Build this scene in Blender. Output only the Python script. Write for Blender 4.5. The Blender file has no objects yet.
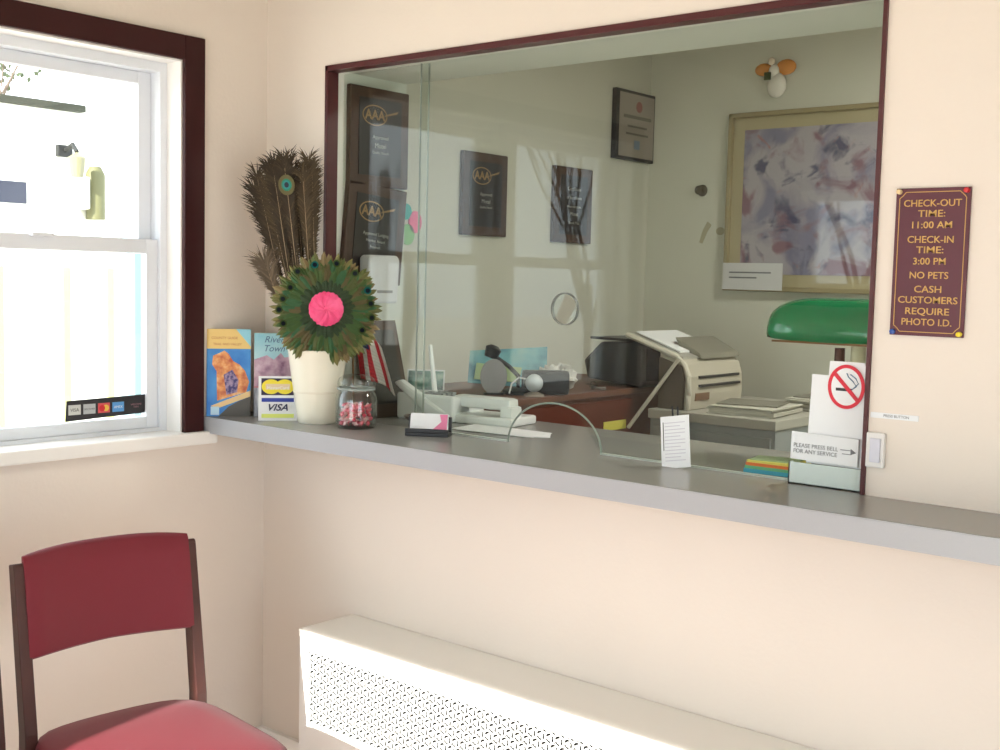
import bpy, bmesh, math, random
from mathutils import Vector, Matrix, Euler
R = math.radians
random.seed(7)
scene = bpy.context.scene
COL = scene.collection
H = 1.07            # height of the counter top above the floor

# ------------------------------------------------------------ camera, world, sun, exposure
def cam_setup():
    yaw, pitch, roll = -0.6955, -0.0815, 0.0239
    f = Vector((math.sin(yaw)*math.cos(pitch), math.cos(yaw)*math.cos(pitch), math.sin(pitch)))
    r = f.cross(Vector((0, 0, 1))).normalized(); u = r.cross(f)
    c, s = math.cos(roll), math.sin(roll)
    r2 = r*c + u*s; u2 = -r*s + u*c
    cd = bpy.data.cameras.new('camera'); cam = bpy.data.objects.new('camera', cd); COL.objects.link(cam)
    cd.sensor_width = 36; cd.lens = 1177.37*36/1000; cd.clip_start = 0.02; cd.clip_end = 200
    m = Matrix((( r2.x, u2.x, -f.x, 2.8164), (r2.y, u2.y, -f.y, -2.2661), (r2.z, u2.z, -f.z, H+0.4146), (0, 0, 0, 1)))
    cam.matrix_world = m
    scene.camera = cam
cam_setup()
w = bpy.data.worlds.new('sky'); scene.world = w; w.use_nodes = True
bg = w.node_tree.nodes['Background']
bg.inputs['Color'].default_value = (0.84, 0.92, 1.0, 1); bg.inputs['Strength'].default_value = 1.25
sd = bpy.data.lights.new('sun', 'SUN'); sd.energy = 4.4; sd.angle = R(0.6); sd.color = (1.0, 0.965, 0.91)
so = bpy.data.objects.new('sun', sd); COL.objects.link(so)
so.rotation_euler = Vector((-0.19, 0.98, -0.475)).to_track_quat('-Z', 'Y').to_euler()
def area_lamp(name, loc, sx, sy, watts, color=(1, .96, .90), parent=None):
    ld = bpy.data.lights.new(name, 'AREA'); ld.shape = 'RECTANGLE'; ld.size = sx; ld.size_y = sy
    ld.energy = watts; ld.color = color
    o = bpy.data.objects.new(name, ld); COL.objects.link(o); o.location = loc
    if parent: o.parent = parent
    return o
LOBBY_FILL = 0.5
OFFICE_FILL = 6.5
scene.view_settings.view_transform = 'Standard'; scene.view_settings.look = 'None'
scene.view_settings.gamma = 1; scene.view_settings.use_curve_mapping = False
scene.view_settings.exposure = 2.0

# ------------------------------------------------------------ materials
def lin(c):
    c = c/255
    return c/12.92 if c <= .04045 else ((c+.055)/1.055)**2.4
def rgb(r, g, b): return (lin(r), lin(g), lin(b), 1)
MATS = {}
def mat(name, col, rough=.6, metal=0, spec=.5, bump=0, bscale=200, vary=0, vscale=6, coat=0, sheen=0):
    if name in MATS: return MATS[name]
    m = bpy.data.materials.new(name); m.use_nodes = True; MATS[name] = m
    nt = m.node_tree; b = nt.nodes['Principled BSDF']
    c = col if len(col) == 4 else (*col, 1)
    b.inputs['Base Color'].default_value = c
    b.inputs['Roughness'].default_value = rough; b.inputs['Metallic'].default_value = metal
    b.inputs['Specular IOR Level'].default_value = spec
    b.inputs['Coat Weight'].default_value = coat; b.inputs['Sheen Weight'].default_value = sheen
    tc = nt.nodes.new('ShaderNodeTexCoord')
    if vary:
        n = nt.nodes.new('ShaderNodeTexNoise'); n.inputs['Scale'].default_value = vscale; n.inputs['Detail'].default_value = 5
        nt.links.new(tc.outputs['Object'], n.inputs['Vector'])
        mx = nt.nodes.new('ShaderNodeMix'); mx.data_type = 'RGBA'
        mx.inputs['A'].default_value = (*[x*(1-vary) for x in c[:3]], 1); mx.inputs['B'].default_value = (*[min(1, x*(1+vary)) for x in c[:3]], 1)
        nt.links.new(n.outputs['Fac'], mx.inputs['Factor']); nt.links.new(mx.outputs['Result'], b.inputs['Base Color'])
    if bump:
        n = nt.nodes.new('ShaderNodeTexNoise'); n.inputs['Scale'].default_value = bscale; n.inputs['Detail'].default_value = 4
        nt.links.new(tc.outputs['Object'], n.inputs['Vector'])
        bp = nt.nodes.new('ShaderNodeBump'); bp.inputs['Strength'].default_value = bump; bp.inputs['Distance'].default_value = .002
        nt.links.new(n.outputs['Fac'], bp.inputs['Height']); nt.links.new(bp.outputs['Normal'], b.inputs['Normal'])
    return m
def glass_mat(name, tint=(.93, .96, .94), f0=.045, rough=0.0):
    m = bpy.data.materials.new(name); m.use_nodes = True; nt = m.node_tree; nt.nodes.clear()
    out = nt.nodes.new('ShaderNodeOutputMaterial'); tr = nt.nodes.new('ShaderNodeBsdfTransparent'); gl = nt.nodes.new('ShaderNodeBsdfGlossy')
    tr.inputs['Color'].default_value = (*tint, 1); gl.inputs['Roughness'].default_value = rough
    lw = nt.nodes.new('ShaderNodeLayerWeight'); lw.inputs['Blend'].default_value = .5
    p = nt.nodes.new('ShaderNodeMath'); p.operation = 'POWER'; p.inputs[1].default_value = 5
    k = nt.nodes.new('ShaderNodeMath'); k.operation = 'MULTIPLY_ADD'; k.inputs[1].default_value = 1-f0; k.inputs[2].default_value = f0
    mx = nt.nodes.new('ShaderNodeMixShader')
    nt.links.new(lw.outputs['Facing'], p.inputs[0]); nt.links.new(p.outputs[0], k.inputs[0]); nt.links.new(k.outputs[0], mx.inputs[0])
    nt.links.new(tr.outputs[0], mx.inputs[1]); nt.links.new(gl.outputs[0], mx.inputs[2]); nt.links.new(mx.outputs[0], out.inputs[0])
    MATS[name] = m
    return m
def ramp_mat(name, stops, scale=4, detail=4, rough=.6, distort=0.0, mapping=(1, 1, 1)):
    m = bpy.data.materials.new(name); m.use_nodes = True; nt = m.node_tree; b = nt.nodes['Principled BSDF']
    tc = nt.nodes.new('ShaderNodeTexCoord'); mp = nt.nodes.new('ShaderNodeMapping'); mp.inputs['Scale'].default_value = mapping
    n = nt.nodes.new('ShaderNodeTexNoise'); n.inputs['Scale'].default_value = scale; n.inputs['Detail'].default_value = detail; n.inputs['Distortion'].default_value = distort
    cr = nt.nodes.new('ShaderNodeValToRGB'); nt.links.new(tc.outputs['Object'], mp.inputs[0]); nt.links.new(mp.outputs[0], n.inputs['Vector'])
    nt.links.new(n.outputs['Fac'], cr.inputs[0]); nt.links.new(cr.outputs[0], b.inputs['Base Color']); b.inputs['Roughness'].default_value = rough
    e = cr.color_ramp.elements
    e[0].position, e[0].color = stops[0]; e[1].position, e[1].color = stops[-1]
    for p_, c_ in stops[1:-1]:
        q = e.new(p_); q.color = c_
    return m
def attr_mat(name, rough=.7):
    m = bpy.data.materials.new(name); m.use_nodes = True; nt = m.node_tree; b = nt.nodes['Principled BSDF']
    a = nt.nodes.new('ShaderNodeAttribute'); a.attribute_name = 'Col'; nt.links.new(a.outputs['Color'], b.inputs['Base Color'])
    b.inputs['Roughness'].default_value = rough; MATS[name] = m; return m

WALL = mat('cream_plaster', rgb(230, 220, 209), .85, bump=.25, bscale=90, vary=.03, vscale=3)
CEIL = mat('ceiling_paint', rgb(204, 196, 180), .9)
OFFWALL = mat('office_plaster', rgb(206, 206, 192), .8, bump=.1, bscale=90)
JAMBW = mat('office_jamb_paint', rgb(218, 222, 212), .7)
FLOOR = mat('tan_carpet', rgb(228, 206, 198), .95, bump=.5, bscale=400, vary=.08, vscale=60)
OFFLOOR = mat('office_carpet', rgb(140, 120, 100), .95)
TRIMD = mat('maroon_trim_paint', rgb(52, 14, 15), .55, spec=.3, vary=.25, vscale=8)
WHITE = mat('white_vinyl', rgb(226, 230, 236), .4)
WHITEW = mat('white_enamel', rgb(240, 238, 234), .35)
RADTOP = mat('off_white_enamel', rgb(238, 233, 224), .45)
GLASSW = glass_mat('window_glass', (.97, .985, .98), .04)
GLASSC = glass_mat('counter_glass', (.93, .95, .93), .020)
JARG = glass_mat('jar_glass', (.96, .98, .97), .07)
GEDGE = mat('glass_edge', rgb(140, 152, 142), .3)
LAM = mat('grey_laminate', rgb(142, 141, 137), .24, vary=.05, vscale=500, spec=.5)
LAME = mat('grey_laminate_edge', rgb(168, 170, 174), .3, vary=.03, vscale=300)
RED = mat('maroon_vinyl', rgb(110, 20, 36), .6, bump=.15, bscale=700, spec=.4, sheen=.07)
WOODD = mat('dark_walnut', rgb(64, 30, 24), .5, vary=.3, vscale=20)
BLACK = mat('black_plastic', rgb(28, 28, 32), .4)
PAPER = mat('white_paper', rgb(236, 238, 240), .8)
PLATE = mat('black_plate', rgb(38, 36, 36), .3)
PWOOD = mat('plaque_walnut', rgb(70, 50, 38), .5, vary=.25, vscale=15)
GOLD = mat('gold_lettering', rgb(200, 158, 88), .45, metal=.3)
SILVER = mat('silver_lettering', rgb(168, 168, 160), .45, metal=.2)
CHROME = mat('chrome', rgb(200, 200, 200), .15, metal=1)
GREYT = mat('grey_print', rgb(120, 122, 126), .7)

# ------------------------------------------------------------ mesh helpers
def T(loc=(0, 0, 0), rot=(0, 0, 0), sc=(1, 1, 1)):
    return Matrix.Translation(loc) @ Euler(rot).to_matrix().to_4x4() @ Matrix.Diagonal((*sc, 1))
class MB:
    def __init__(s): s.bm = bmesh.new()
    def box(s, a, b, m=None, bev=0):
        x0, y0, z0 = a; x1, y1, z1 = b
        r = bmesh.ops.create_cube(s.bm, size=1); vs = r['verts']
        mt = Matrix.Translation(((x0+x1)/2, (y0+y1)/2, (z0+z1)/2)) @ Matrix.Diagonal((abs(x1-x0), abs(y1-y0), abs(z1-z0), 1))
        bmesh.ops.transform(s.bm, matrix=mt, verts=vs)
        if bev:
            es = list({e for v in vs for e in v.link_edges})
            rr = bmesh.ops.bevel(s.bm, geom=es, offset=bev, segments=2, affect='EDGES', profile=.6)
            vs = rr['verts']
            if m is not None: 
                vs = list({v for f in rr['faces'] for v in f.verts} | set(vs))
        if m is not None: bmesh.ops.transform(s.bm, matrix=m, verts=vs)
        return s
    def prism(s, pts, y0, y1, axis='y', m=None):
        # pts in the plane perpendicular to axis; extruded from y0 to y1
        def P(u, v, t):
            return {'y': (u, t, v), 'x': (t, u, v), 'z': (u, v, t)}[axis]
        A = [s.bm.verts.new(P(u, v, y0)) for u, v in pts]; B = [s.bm.verts.new(P(u, v, y1)) for u, v in pts]
        n = len(pts); s.bm.faces.new(A); s.bm.faces.new(B[::-1])
        for i in range(n): s.bm.faces.new((A[i], B[i], B[(i+1) % n], A[(i+1) % n]))
        if m is not None: bmesh.ops.transform(s.bm, matrix=m, verts=A+B)
        return s
    def lathe(s, prof, seg=32, m=None, cap=True):
        rings = []; allv = []
        for r, z in prof:
            ring = [s.bm.verts.new((max(r, 1e-4)*math.cos(2*math.pi*i/seg), max(r, 1e-4)*math.sin(2*math.pi*i/seg), z)) for i in range(seg)]
            rings.append(ring); allv += ring
        for a, b in zip(rings, rings[1:]):
            for i in range(seg): s.bm.faces.new((a[i], a[(i+1) % seg], b[(i+1) % seg], b[i]))
        if cap:
            s.bm.faces.new(rings[0][::-1]); s.bm.faces.new(rings[-1])
        if m is not None: bmesh.ops.transform(s.bm, matrix=m, verts=allv)
        return s
    def tube(s, path, r, seg=8, r2=None, m=None):
        pts = [Vector(p) for p in path]; rings = []; allv = []
        n = len(pts)
        up = Vector((0, 0, 1))
        for i, p in enumerate(pts):
            d = (pts[min(i+1, n-1)]-pts[max(i-1, 0)])
            if d.length < 1e-9: d = Vector((0, 0, 1))
            d.normalize()
            a = d.cross(up)
            if a.length < .05: a = d.cross(Vector((0, 1, 0)))
            a.normalize(); b = a.cross(d)
            rr = r if r2 is None else r+(r2-r)*i/(n-1)
            ring = [s.bm.verts.new(p+a*rr*math.cos(2*math.pi*k/seg)+b*rr*math.sin(2*math.pi*k/seg)) for k in range(seg)]
            rings.append(ring); allv += ring
        for a, b in zip(rings, rings[1:]):
            for k in range(seg): s.bm.faces.new((a[k], a[(k+1) % seg], b[(k+1) % seg], b[k]))
        s.bm.faces.new(rings[0][::-1]); s.bm.faces.new(rings[-1])
        if m is not None: bmesh.ops.transform(s.bm, matrix=m, verts=allv)
        return s
    def sphere(s, c, r, seg=16, m=None):
        rr = bmesh.ops.create_uvsphere(s.bm, u_segments=seg, v_segments=max(6, seg//2), radius=1)
        sc = r if hasattr(r, '__len__') else (r, r, r)
        mt = Matrix.Translation(c) @ Matrix.Diagonal((*sc, 1))
        if m is not None: mt = m @ mt
        bmesh.ops.transform(s.bm, matrix=mt, verts=rr['verts']); return s
    def poly(s, pts):
        s.bm.faces.new([s.bm.verts.new(p) for p in pts]); return s
    def build(s, name, m, parent=None, loc=(0, 0, 0), rot=(0, 0, 0), smooth=False, bevel=0):
        bmesh.ops.recalc_face_normals(s.bm, faces=s.bm.faces)
        me = bpy.data.meshes.new(name); s.bm.to_mesh(me); s.bm.free()
        me.materials.append(m)
        if smooth:
            for p in me.polygons: p.use_smooth = True
            try: me.set_sharp_from_angle(angle=R(40))
            except Exception: pass
        o = bpy.data.objects.new(name, me); COL.objects.link(o); o.location = loc; o.rotation_euler = rot
        if parent: o.parent = parent
        if bevel:
            b = o.modifiers.new('bevel', 'BEVEL'); b.width = bevel; b.segments = 2; b.limit_method = 'ANGLE'
        return o
def tag(o, label, cat, group=None, kind=None):
    if label: o['label'] = label
    if cat: o['category'] = cat
    if group: o['group'] = group
    if kind: o['kind'] = kind
    return o
def thing(name, label, cat, loc=(0, 0, 0), rot=(0, 0, 0), group=None):
    o = bpy.data.objects.new(name, None); COL.objects.link(o); o.empty_display_size = .05
    o.location = loc; o.rotation_euler = rot
    return tag(o, label, cat, group)
def struct(name, mb, m, parent=None, **k):
    o = mb.build(name, m, parent, **k)
    if parent is None: o['kind'] = 'structure'
    return o
def children(o): return [c for c in bpy.data.objects if c.parent == o]
def copy_tree(o, parent=None):
    ch = children(o)
    c = o.copy(); COL.objects.link(c)
    if parent: c.parent = parent
    for k in ch: copy_tree(k, c)
    return c
def text(name, s, size, m, parent, loc, rot, align='CENTER', sx=1.0, depth=.0006, bold=0.0, shear=0):
    cu = bpy.data.curves.new(name, 'FONT'); cu.body = s; cu.size = size; cu.align_x = align; cu.align_y = 'CENTER'
    cu.extrude = depth; cu.offset = bold; cu.shear = shear; cu.resolution_u = 3
    t = bpy.data.objects.new('tmp', cu); COL.objects.link(t)
    dg = bpy.context.evaluated_depsgraph_get(); dg.update()
    me = bpy.data.meshes.new_from_object(t.evaluated_get(dg)); 
    bpy.data.objects.remove(t); bpy.data.curves.remove(cu)
    me.transform(Matrix.Diagonal((sx, 1, 1, 1)))
    me.materials.clear(); me.materials.append(m)
    o = bpy.data.objects.new(name, me); COL.objects.link(o); o.location = loc; o.rotation_euler = rot
    if parent: o.parent = parent
    return o
UP = (R(90), 0, 0)      # text standing upright, facing -Y
def ring_pts(rx, rz, n=40, cx=0, cz=0): return [(cx+rx*math.cos(2*math.pi*i/n), cz+rz*math.sin(2*math.pi*i/n)) for i in range(n)]
def annulus(mb, r0x, r0z, r1x, r1z, y0, y1, cx=0, cz=0, n=40):
    a = ring_pts(r0x, r0z, n, cx, cz); b = ring_pts(r1x, r1z, n, cx, cz)
    V = [[mb.bm.verts.new((p[0], y, p[1])) for p in q] for q, y in ((a, y0), (b, y0), (b, y1), (a, y1))]
    for j in range(4):
        A, B = V[j], V[(j+1) % 4]
        for i in range(n): mb.bm.faces.new((A[i], A[(i+1) % n], B[(i+1) % n], B[i]))
    return mb

# ------------------------------------------------------------ the room
CZ = 2.47
XR, YB = 4.3, -3.3                       # lobby extents
struct('floor', MB().box((-.15, YB-.15, -.12), (XR+.15, .31, 0)), FLOOR)
struct('floor_office', MB().box((0, .31, -.12), (3.2, 2.05, 0)), OFFLOOR)
struct('ceiling', MB().box((-.15, YB-.15, CZ), (XR+.15, .31, CZ+.12)), CEIL)
struct('ceiling_office', MB().box((0, .31, CZ), (3.2, 2.05, CZ+.12)), CEIL)
# front wall with the service opening (x .263-1.886, z H..H+1.0), 0.31 thick
XL, XO, ZT = .263, 1.886, H+1.0
fw = MB().box((0, 0, 0), (XL, .31, CZ)).box((XO, 0, 0), (XR, .31, CZ)).box((XL, 0, ZT), (XO, .31, CZ)).box((XL, 0, 0), (XO, .31, H-.047))
struct('wall_front', fw, WALL)
jm = MB().box((XL, .034, H), (XL+.008, .312, ZT)).box((XO-.008, .034, H), (XO, .312, ZT)).box((XL, .034, ZT-.008), (XO, .312, ZT))
struct('trim_1', jm, JAMBW)
# left wall with window opening
WY0, WY1, WZ0, WZ1 = -.297, -1.86, H-.045, H+.997
lw = MB().box((-.15, WY0, 0), (0, .31, CZ)).box((-.15, YB-.15, 0), (0, WY1, CZ)).box((-.15, WY1, 0), (0, WY0, WZ0)).box((-.15, WY1, WZ1), (0, WY0, CZ))
struct('wall_left', lw, WALL)
# back wall with a window (behind the camera, mirrored in the counter glass)
BX0, BX1, BZ0, BZ1 = .08, .86, H+.38, H+.90
SX0, SX1, SZ = .990, 2.35, 2.092          # glazed shop front behind the camera
bw = MB().box((0, YB-.15, 0), (BX0, YB, CZ)).box((BX1, YB-.15, 0), (SX0, YB, CZ)).box((SX1, YB-.15, 0), (XR+.15, YB, CZ)).box((BX0, YB-.15, 0), (BX1, YB, BZ0)).box((BX0, YB-.15, BZ1), (BX1, YB, CZ)).box((SX0, YB-.15, SZ), (SX1, YB, CZ))
struct('wall_back', bw, WALL)
# right wall with an unseen glazed door added to let in light
rw = MB().box((XR, -.9, 0), (XR+.15, .31, CZ)).box((XR, YB, 0), (XR+.15, -2.6, CZ)).box((XR, -2.6, 2.1), (XR+.15, -.9, CZ))
struct('wall_right', rw, WALL)
d = struct('added_door', MB().box((XR+.05, -2.6, 0), (XR+.1, -2.52, 2.1)).box((XR+.05, -.98, 0), (XR+.1, -.9, 2.1)).box((XR+.05, -2.52, 2.0), (XR+.1, -.98, 2.1)).box((XR+.05, -2.52, 0), (XR+.1, -.98, .15)).box((XR+.05, -1.79, .15), (XR+.1, -1.71, 2.0)), WHITE)
MB().box((XR+.072, -2.52, .15), (XR+.078, -.98, 2.0)).build('door_pane', GLASSW, d)
# office walls
OX, OY = .10, 1.92
struct('wall_office_left', MB().box((-.02, .31, 0), (OX, OY, CZ)), OFFWALL)
struct('wall_office_back', MB().box((-.02, OY, 0), (3.2, OY+.12, CZ)), OFFWALL)
struct('wall_office_right', MB().box((3.2, .31, 0), (3.3, OY+.12, CZ)), OFFWALL)
# dark casing round the service opening
FW, FD = .012, .034
c = MB().box((XL, -.007, H), (XL+FW, FD, ZT)).box((XO-FW+.003, -.007, H), (XO, FD, ZT)).box((XL, -.007, ZT-FW-.004), (XO, FD, ZT))
struct('trim_2', c, mat('red_brown_casing', rgb(76, 26, 30), .35), bevel=.001)
# window casing
def casing(y0, y1, z0, z1, wd, m, x0, x1):
    mb = MB()
    mb.box((x0, y0, z0), (x1, y0+wd, z1+wd)); mb.box((x0, y1-wd, z0), (x1, y1, z1+wd)); mb.box((x0, y1, z1), (x1, y0, z1+wd))
    return mb
struct('trim_3', casing(WY0, WY1, WZ0+.002, WZ1, .067, TRIMD, 0, .016), TRIMD, bevel=.003)
# stool / sill
struct('trim_4', MB().box((-.15, WY1-.10, WZ0-.032), (.036, WY0+.10, WZ0+.004), bev=.006), WHITEW)
# white reveal lining
rv = MB().box((-.149, WY0-.004, WZ0+.004), (-.0005, WY0+.001, WZ1)).box((-.149, WY1-.001, WZ0+.004), (-.0005, WY1+.004, WZ1)).box((-.149, WY1+.004, WZ1-.004), (-.0005, WY0-.004, WZ1+.001))
struct('trim_5', rv, WHITEW)
def double_hung(n, ya, yb):
    # ya nearer the front wall (larger y); opening between ya and yb
    ya -= .004*(n == 1); yb += .004*(n == 2)
    B0, T0 = WZ0+.004, WZ1-.004
    w_ = struct('window_%d' % n, MB().box((-.145, ya-.022, B0), (-.065, ya, T0)).box((-.145, yb, B0), (-.065, yb+.022, T0))
        .box((-.145, yb+.022, T0-.026), (-.065, ya-.022, T0)).box((-.145, yb+.022, B0), (-.065, ya-.022, B0+.010)), WHITE)
    zt, zm, zb = WZ1-.03, H+.48, WZ0+.014
    def sash(name, x0, x1, z0, z1, st, rb, rt):
        s = MB().box((x0, ya-.022-st, z0), (x1, ya-.022, z1)).box((x0, yb+.022, z0), (x1, yb+.022+st, z1)) \
            .box((x0, yb+.022+st, z0), (x1, ya-.022-st, z0+rb)).box((x0, yb+.022+st, z1-rt), (x1, ya-.022-st, z1)).build(name, WHITE, w_, bevel=.002)
        xm = (x0+x1)/2
        MB().box((xm-.002, yb+.022+st, z0+rb), (xm+.002, ya-.022-st, z1-rt)).build('pane', GLASSW, s)
        return s
    sash('upper_sash', -.138, -.110, zm-.018, zt, .040, .036, .034)
    sash('lower_sash', -.105, -.077, zb, zm+.022, .036, .032, .040)
    MB().box((-.077, (ya+yb)/2-.03, zm+.016), (-.06, (ya+yb)/2+.03, zm+.026), bev=.003).build('sash_lock', WHITE, w_)
    return w_
double_hung(1, WY0, -1.05)
double_hung(2, -1.11, WY1)
struct('trim_6', MB().box((-.15, -1.11, WZ0), (-.02, -1.05, WZ1)), WHITE)
# back window
bwf = struct('window_3', MB().box((BX0, YB-.12, BZ0), (BX0+.05, YB-.06, BZ1)).box((BX1-.05, YB-.12, BZ0), (BX1, YB-.06, BZ1))
    .box((BX0+.05, YB-.12, BZ1-.05), (BX1-.05, YB-.06, BZ1)).box((BX0+.05, YB-.12, BZ0), (BX1-.05, YB-.06, BZ0+.05)).box((.46, YB-.12, BZ0+.05), (.48, YB-.06, BZ1-.05)), WHITE)
MB().box((BX0+.05, YB-.092, BZ0+.05), (BX1-.05, YB-.088, BZ1-.05)).build('pane', GLASSW, bwf)
struct('trim_7', MB().box((BX0-.065, YB, BZ0-.065), (BX0, YB+.016, BZ1+.065)).box((BX1, YB, BZ0-.065), (BX1+.065, YB+.016, BZ1+.065)).box((BX0, YB, BZ1), (BX1, YB+.016, BZ1+.065)).box((BX0, YB, BZ0-.065), (BX1, YB+.016, BZ0)), TRIMD)
struct('baseboard_left', MB().box((0, YB, 0), (.015, 0, .09)), WHITEW)
struct('baseboard_front', MB().box((.015, -.015, 0), (XR, 0, .09)), WHITEW)

sf = struct('window_4', MB().box((SX0, YB-.05, .0), (SX0+.025, YB-.01, SZ)).box((SX1-.025, YB-.05, 0), (SX1, YB-.01, SZ)).box((SX0+.025, YB-.05, SZ-.025), (SX1-.025, YB-.01, SZ)).box((SX0+.025, YB-.05, 0), (SX1-.025, YB-.01, .08)), WHITE)
MB().box((SX0+.025, YB-.032, .08), (SX1-.025, YB-.028, SZ-.025)).build('pane', GLASSW, sf)
aw = thing('window_awning', 'added unseen awning that keeps sun off the small high window behind the camera', 'awning', (.42, YB-.16, BZ1+.05))  # unseen slab added to block the sun from the high back window
MB().box((-.55, -1.15, 0), (.50, 0, .04)).build('roof', WHITEW, aw)
MB().tube([(-.50, -1.05, 0), (-.50, -.01, -.0)], .012).build('brace', WHITEW, aw)

# unseen ceiling lamps added to brighten the lobby and the office
def fill_lamp(name, label, loc, watts):
    t = thing(name, label, 'fill light', loc)
    MB().lathe([(.0, -.004), (.17, -.004), (.17, -.03), (.16, -.045), (.0, -.045)], 32).build('housing', WHITEW, t)
    l = area_lamp('bulb', (0, 0, -.055), .3, .3, watts, parent=t); l.data.shape = 'DISK'
    return t
fill_lamp('fill_lamp', 'added unseen fill lamp overhead in the lobby', (2.6, -1.6, CZ), LOBBY_FILL)
fill_lamp('fill_lamp', 'added unseen fill lamp overhead in the office behind the glass', (1.9, 1.1, CZ), OFFICE_FILL)

# ------------------------------------------------------------ outside
GROUND = mat('pale_concrete', rgb(214, 208, 196), .9, vary=.06, vscale=2)
SIDING = mat('white_siding', rgb(240, 240, 230), .7)
struct('ground_outside', MB().box((-30, -40, -.3), (-.15, 25, -.2)).box((-.15, -40, -.3), (30, YB-.15, -.2)).box((XR+.15, YB-.15, -.3), (30, 25, -.2)), GROUND)
sh = thing('white_outbuilding', 'white board outbuilding seen in bright sun through the left window', 'building', (-3.0, .9, -.2))
MB().box((-2.0, -.9, 0), (0, 2.2, H+1.44)).build('wall', SIDING, sh)
bt = MB()
for y in (-.62, -.2, .17, .43, .62, 1.0, 1.4): bt.box((0, y-.02, 0), (.02, y+.02, H+.62))
bt.build('batten', mat('cream_batten', rgb(188, 184, 120), .7), sh)
MB().box((-2.2, -1.1, H+1.44), (.06, .26, H+1.475)).build('eave', mat('grey_eave', rgb(44, 46, 34), .8), sh)
MB().box((-2.2, .262, H+1.44), (.02, 2.4, H+1.475)).build('eave', SIDING, sh)
wn = MB().box((0, -.35, H+.92), (.03, -.03, H+1.07)).build('window_frame', SIDING, sh)
MB().box((.03, -.32, H+.94), (.034, -.06, H+1.05)).build('window_pane', mat('dark_pane', rgb(40, 42, 60), .3), wn)
MB().box((0, .03, H+.93), (.10, .26, H+1.10), bev=.008).build('meter_box', SIDING, sh)
MB().lathe([(.0, 0), (.05, 0), (.05, .24), (.03, .28), (.0, .28)], 16, m=T((.05, .32, H+.88))).build('downpipe', mat('olive_pipe', rgb(92, 90, 56), .6), sh, smooth=True)
lt = MB().box((0, .12, H+1.2), (.03, .20, H+1.26)).tube([(.02, .16, H+1.23), (.10, .16, H+1.26), (.14, .16, H+1.22)], .012).build('lantern_bracket', mat('dark_iron', rgb(28, 28, 28), .6), sh)
MB().lathe([(.0, 0), (.03, .0), (.045, .10), (.0, .13)], 12, m=T((.14, .16, H+1.09))).build('lantern_glass', mat('lantern_glass', rgb(120, 116, 90), .4), lt)
fp = thing('porch_post', 'pale blue square porch post just outside the right edge of the left window', 'post', (-1.6, .605, -.2))
MB().box((-.05, -.05, 0), (.05, .05, 2.9)).build('shaft', mat('pale_blue_paint', rgb(120, 146, 152), .7), fp)
MB().box((-.07, -.07, 0), (.07, .07, .12)).build('base', SIDING, fp)
BARK = mat('tree_bark', rgb(92, 78, 66), .9)
def tree(loc, h, seed, label, leaves=False):
    rnd = random.Random(seed); mb = MB(); tips = []
    def br(p, d, L, r, lev):
        q = p+d*L; mid = p+d*L*.5+Vector((rnd.uniform(-1, 1), rnd.uniform(-1, 1), 0))*L*.06
        mb.tube([p, mid, q], r, seg=6 if lev < 2 else 4, r2=r*.6); tips.append(q)
        if lev >= 5: return
        for k in range(3 if lev else 5):
            a = rnd.uniform(0, 6.283); tl = rnd.uniform(.35, .85)
            v = Vector((math.cos(a)*math.sin(tl), math.sin(a)*math.sin(tl), math.cos(tl)))
            nd = (d*.75+v*.8).normalized()
            br(p+d*L*rnd.uniform(.6, 1) if lev else q-d*L*rnd.uniform(0, .4), nd, L*rnd.uniform(.6, .8), r*.52, lev+1)
    br(Vector((0, 0, 0)), Vector((0, 0, 1)), h*.30, h*.009, 0)
    t = thing('bare_tree', label, 'tree', loc)
    mb.build('branches', BARK, t)
    if leaves:
        lm = MB()
        for q in tips:
            for _ in range(5):
                c_ = q+Vector((rnd.gauss(0, .12), rnd.gauss(0, .12), rnd.gauss(0, .1))); u = Vector((rnd.gauss(0, 1), rnd.gauss(0, 1), rnd.gauss(0, 1))).normalized()*.03
                v = u.cross(Vector((rnd.gauss(0, 1), rnd.gauss(0, 1), rnd.gauss(0, 1)))).normalized()*.02
                lm.poly([c_-u, c_+v, c_+u, c_-v])
        lm.build('foliage', mat('green_leaf', rgb(64, 74, 44), .7), t)
tree((-6.6, 1.9, -.2), 5.2, 3, 'tree above the outbuilding roof at the upper left of the window', True)
tree((-3.6, -6.6, -.2), 5.5, 5, 'bare branching tree mirrored in the middle of the counter glass')
tree((-1.7, -8.4, -.2), 6.0, 8, 'bare branching tree mirrored in the right part of the counter glass')

# ------------------------------------------------------------ counter
ct = thing('service_counter', 'long grey laminate service counter with pale front edge under the glass', 'counter', (1.6, 0, H))
MB().prism([(-1.6, -.2237), (1.5, -.2237), (1.5, -.0005), (XO-1.6085, -.0005), (XO-1.6085, .45), (XL-1.5915, .45), (XL-1.5915, -.0005), (-1.6, -.0005)], -.047, 0, axis='z').build('worktop', LAM, ct)
MB().box((-1.6, -.2262, -.047), (1.5, -.2237, -.0012)).build('edge_band', LAME, ct)

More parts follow.
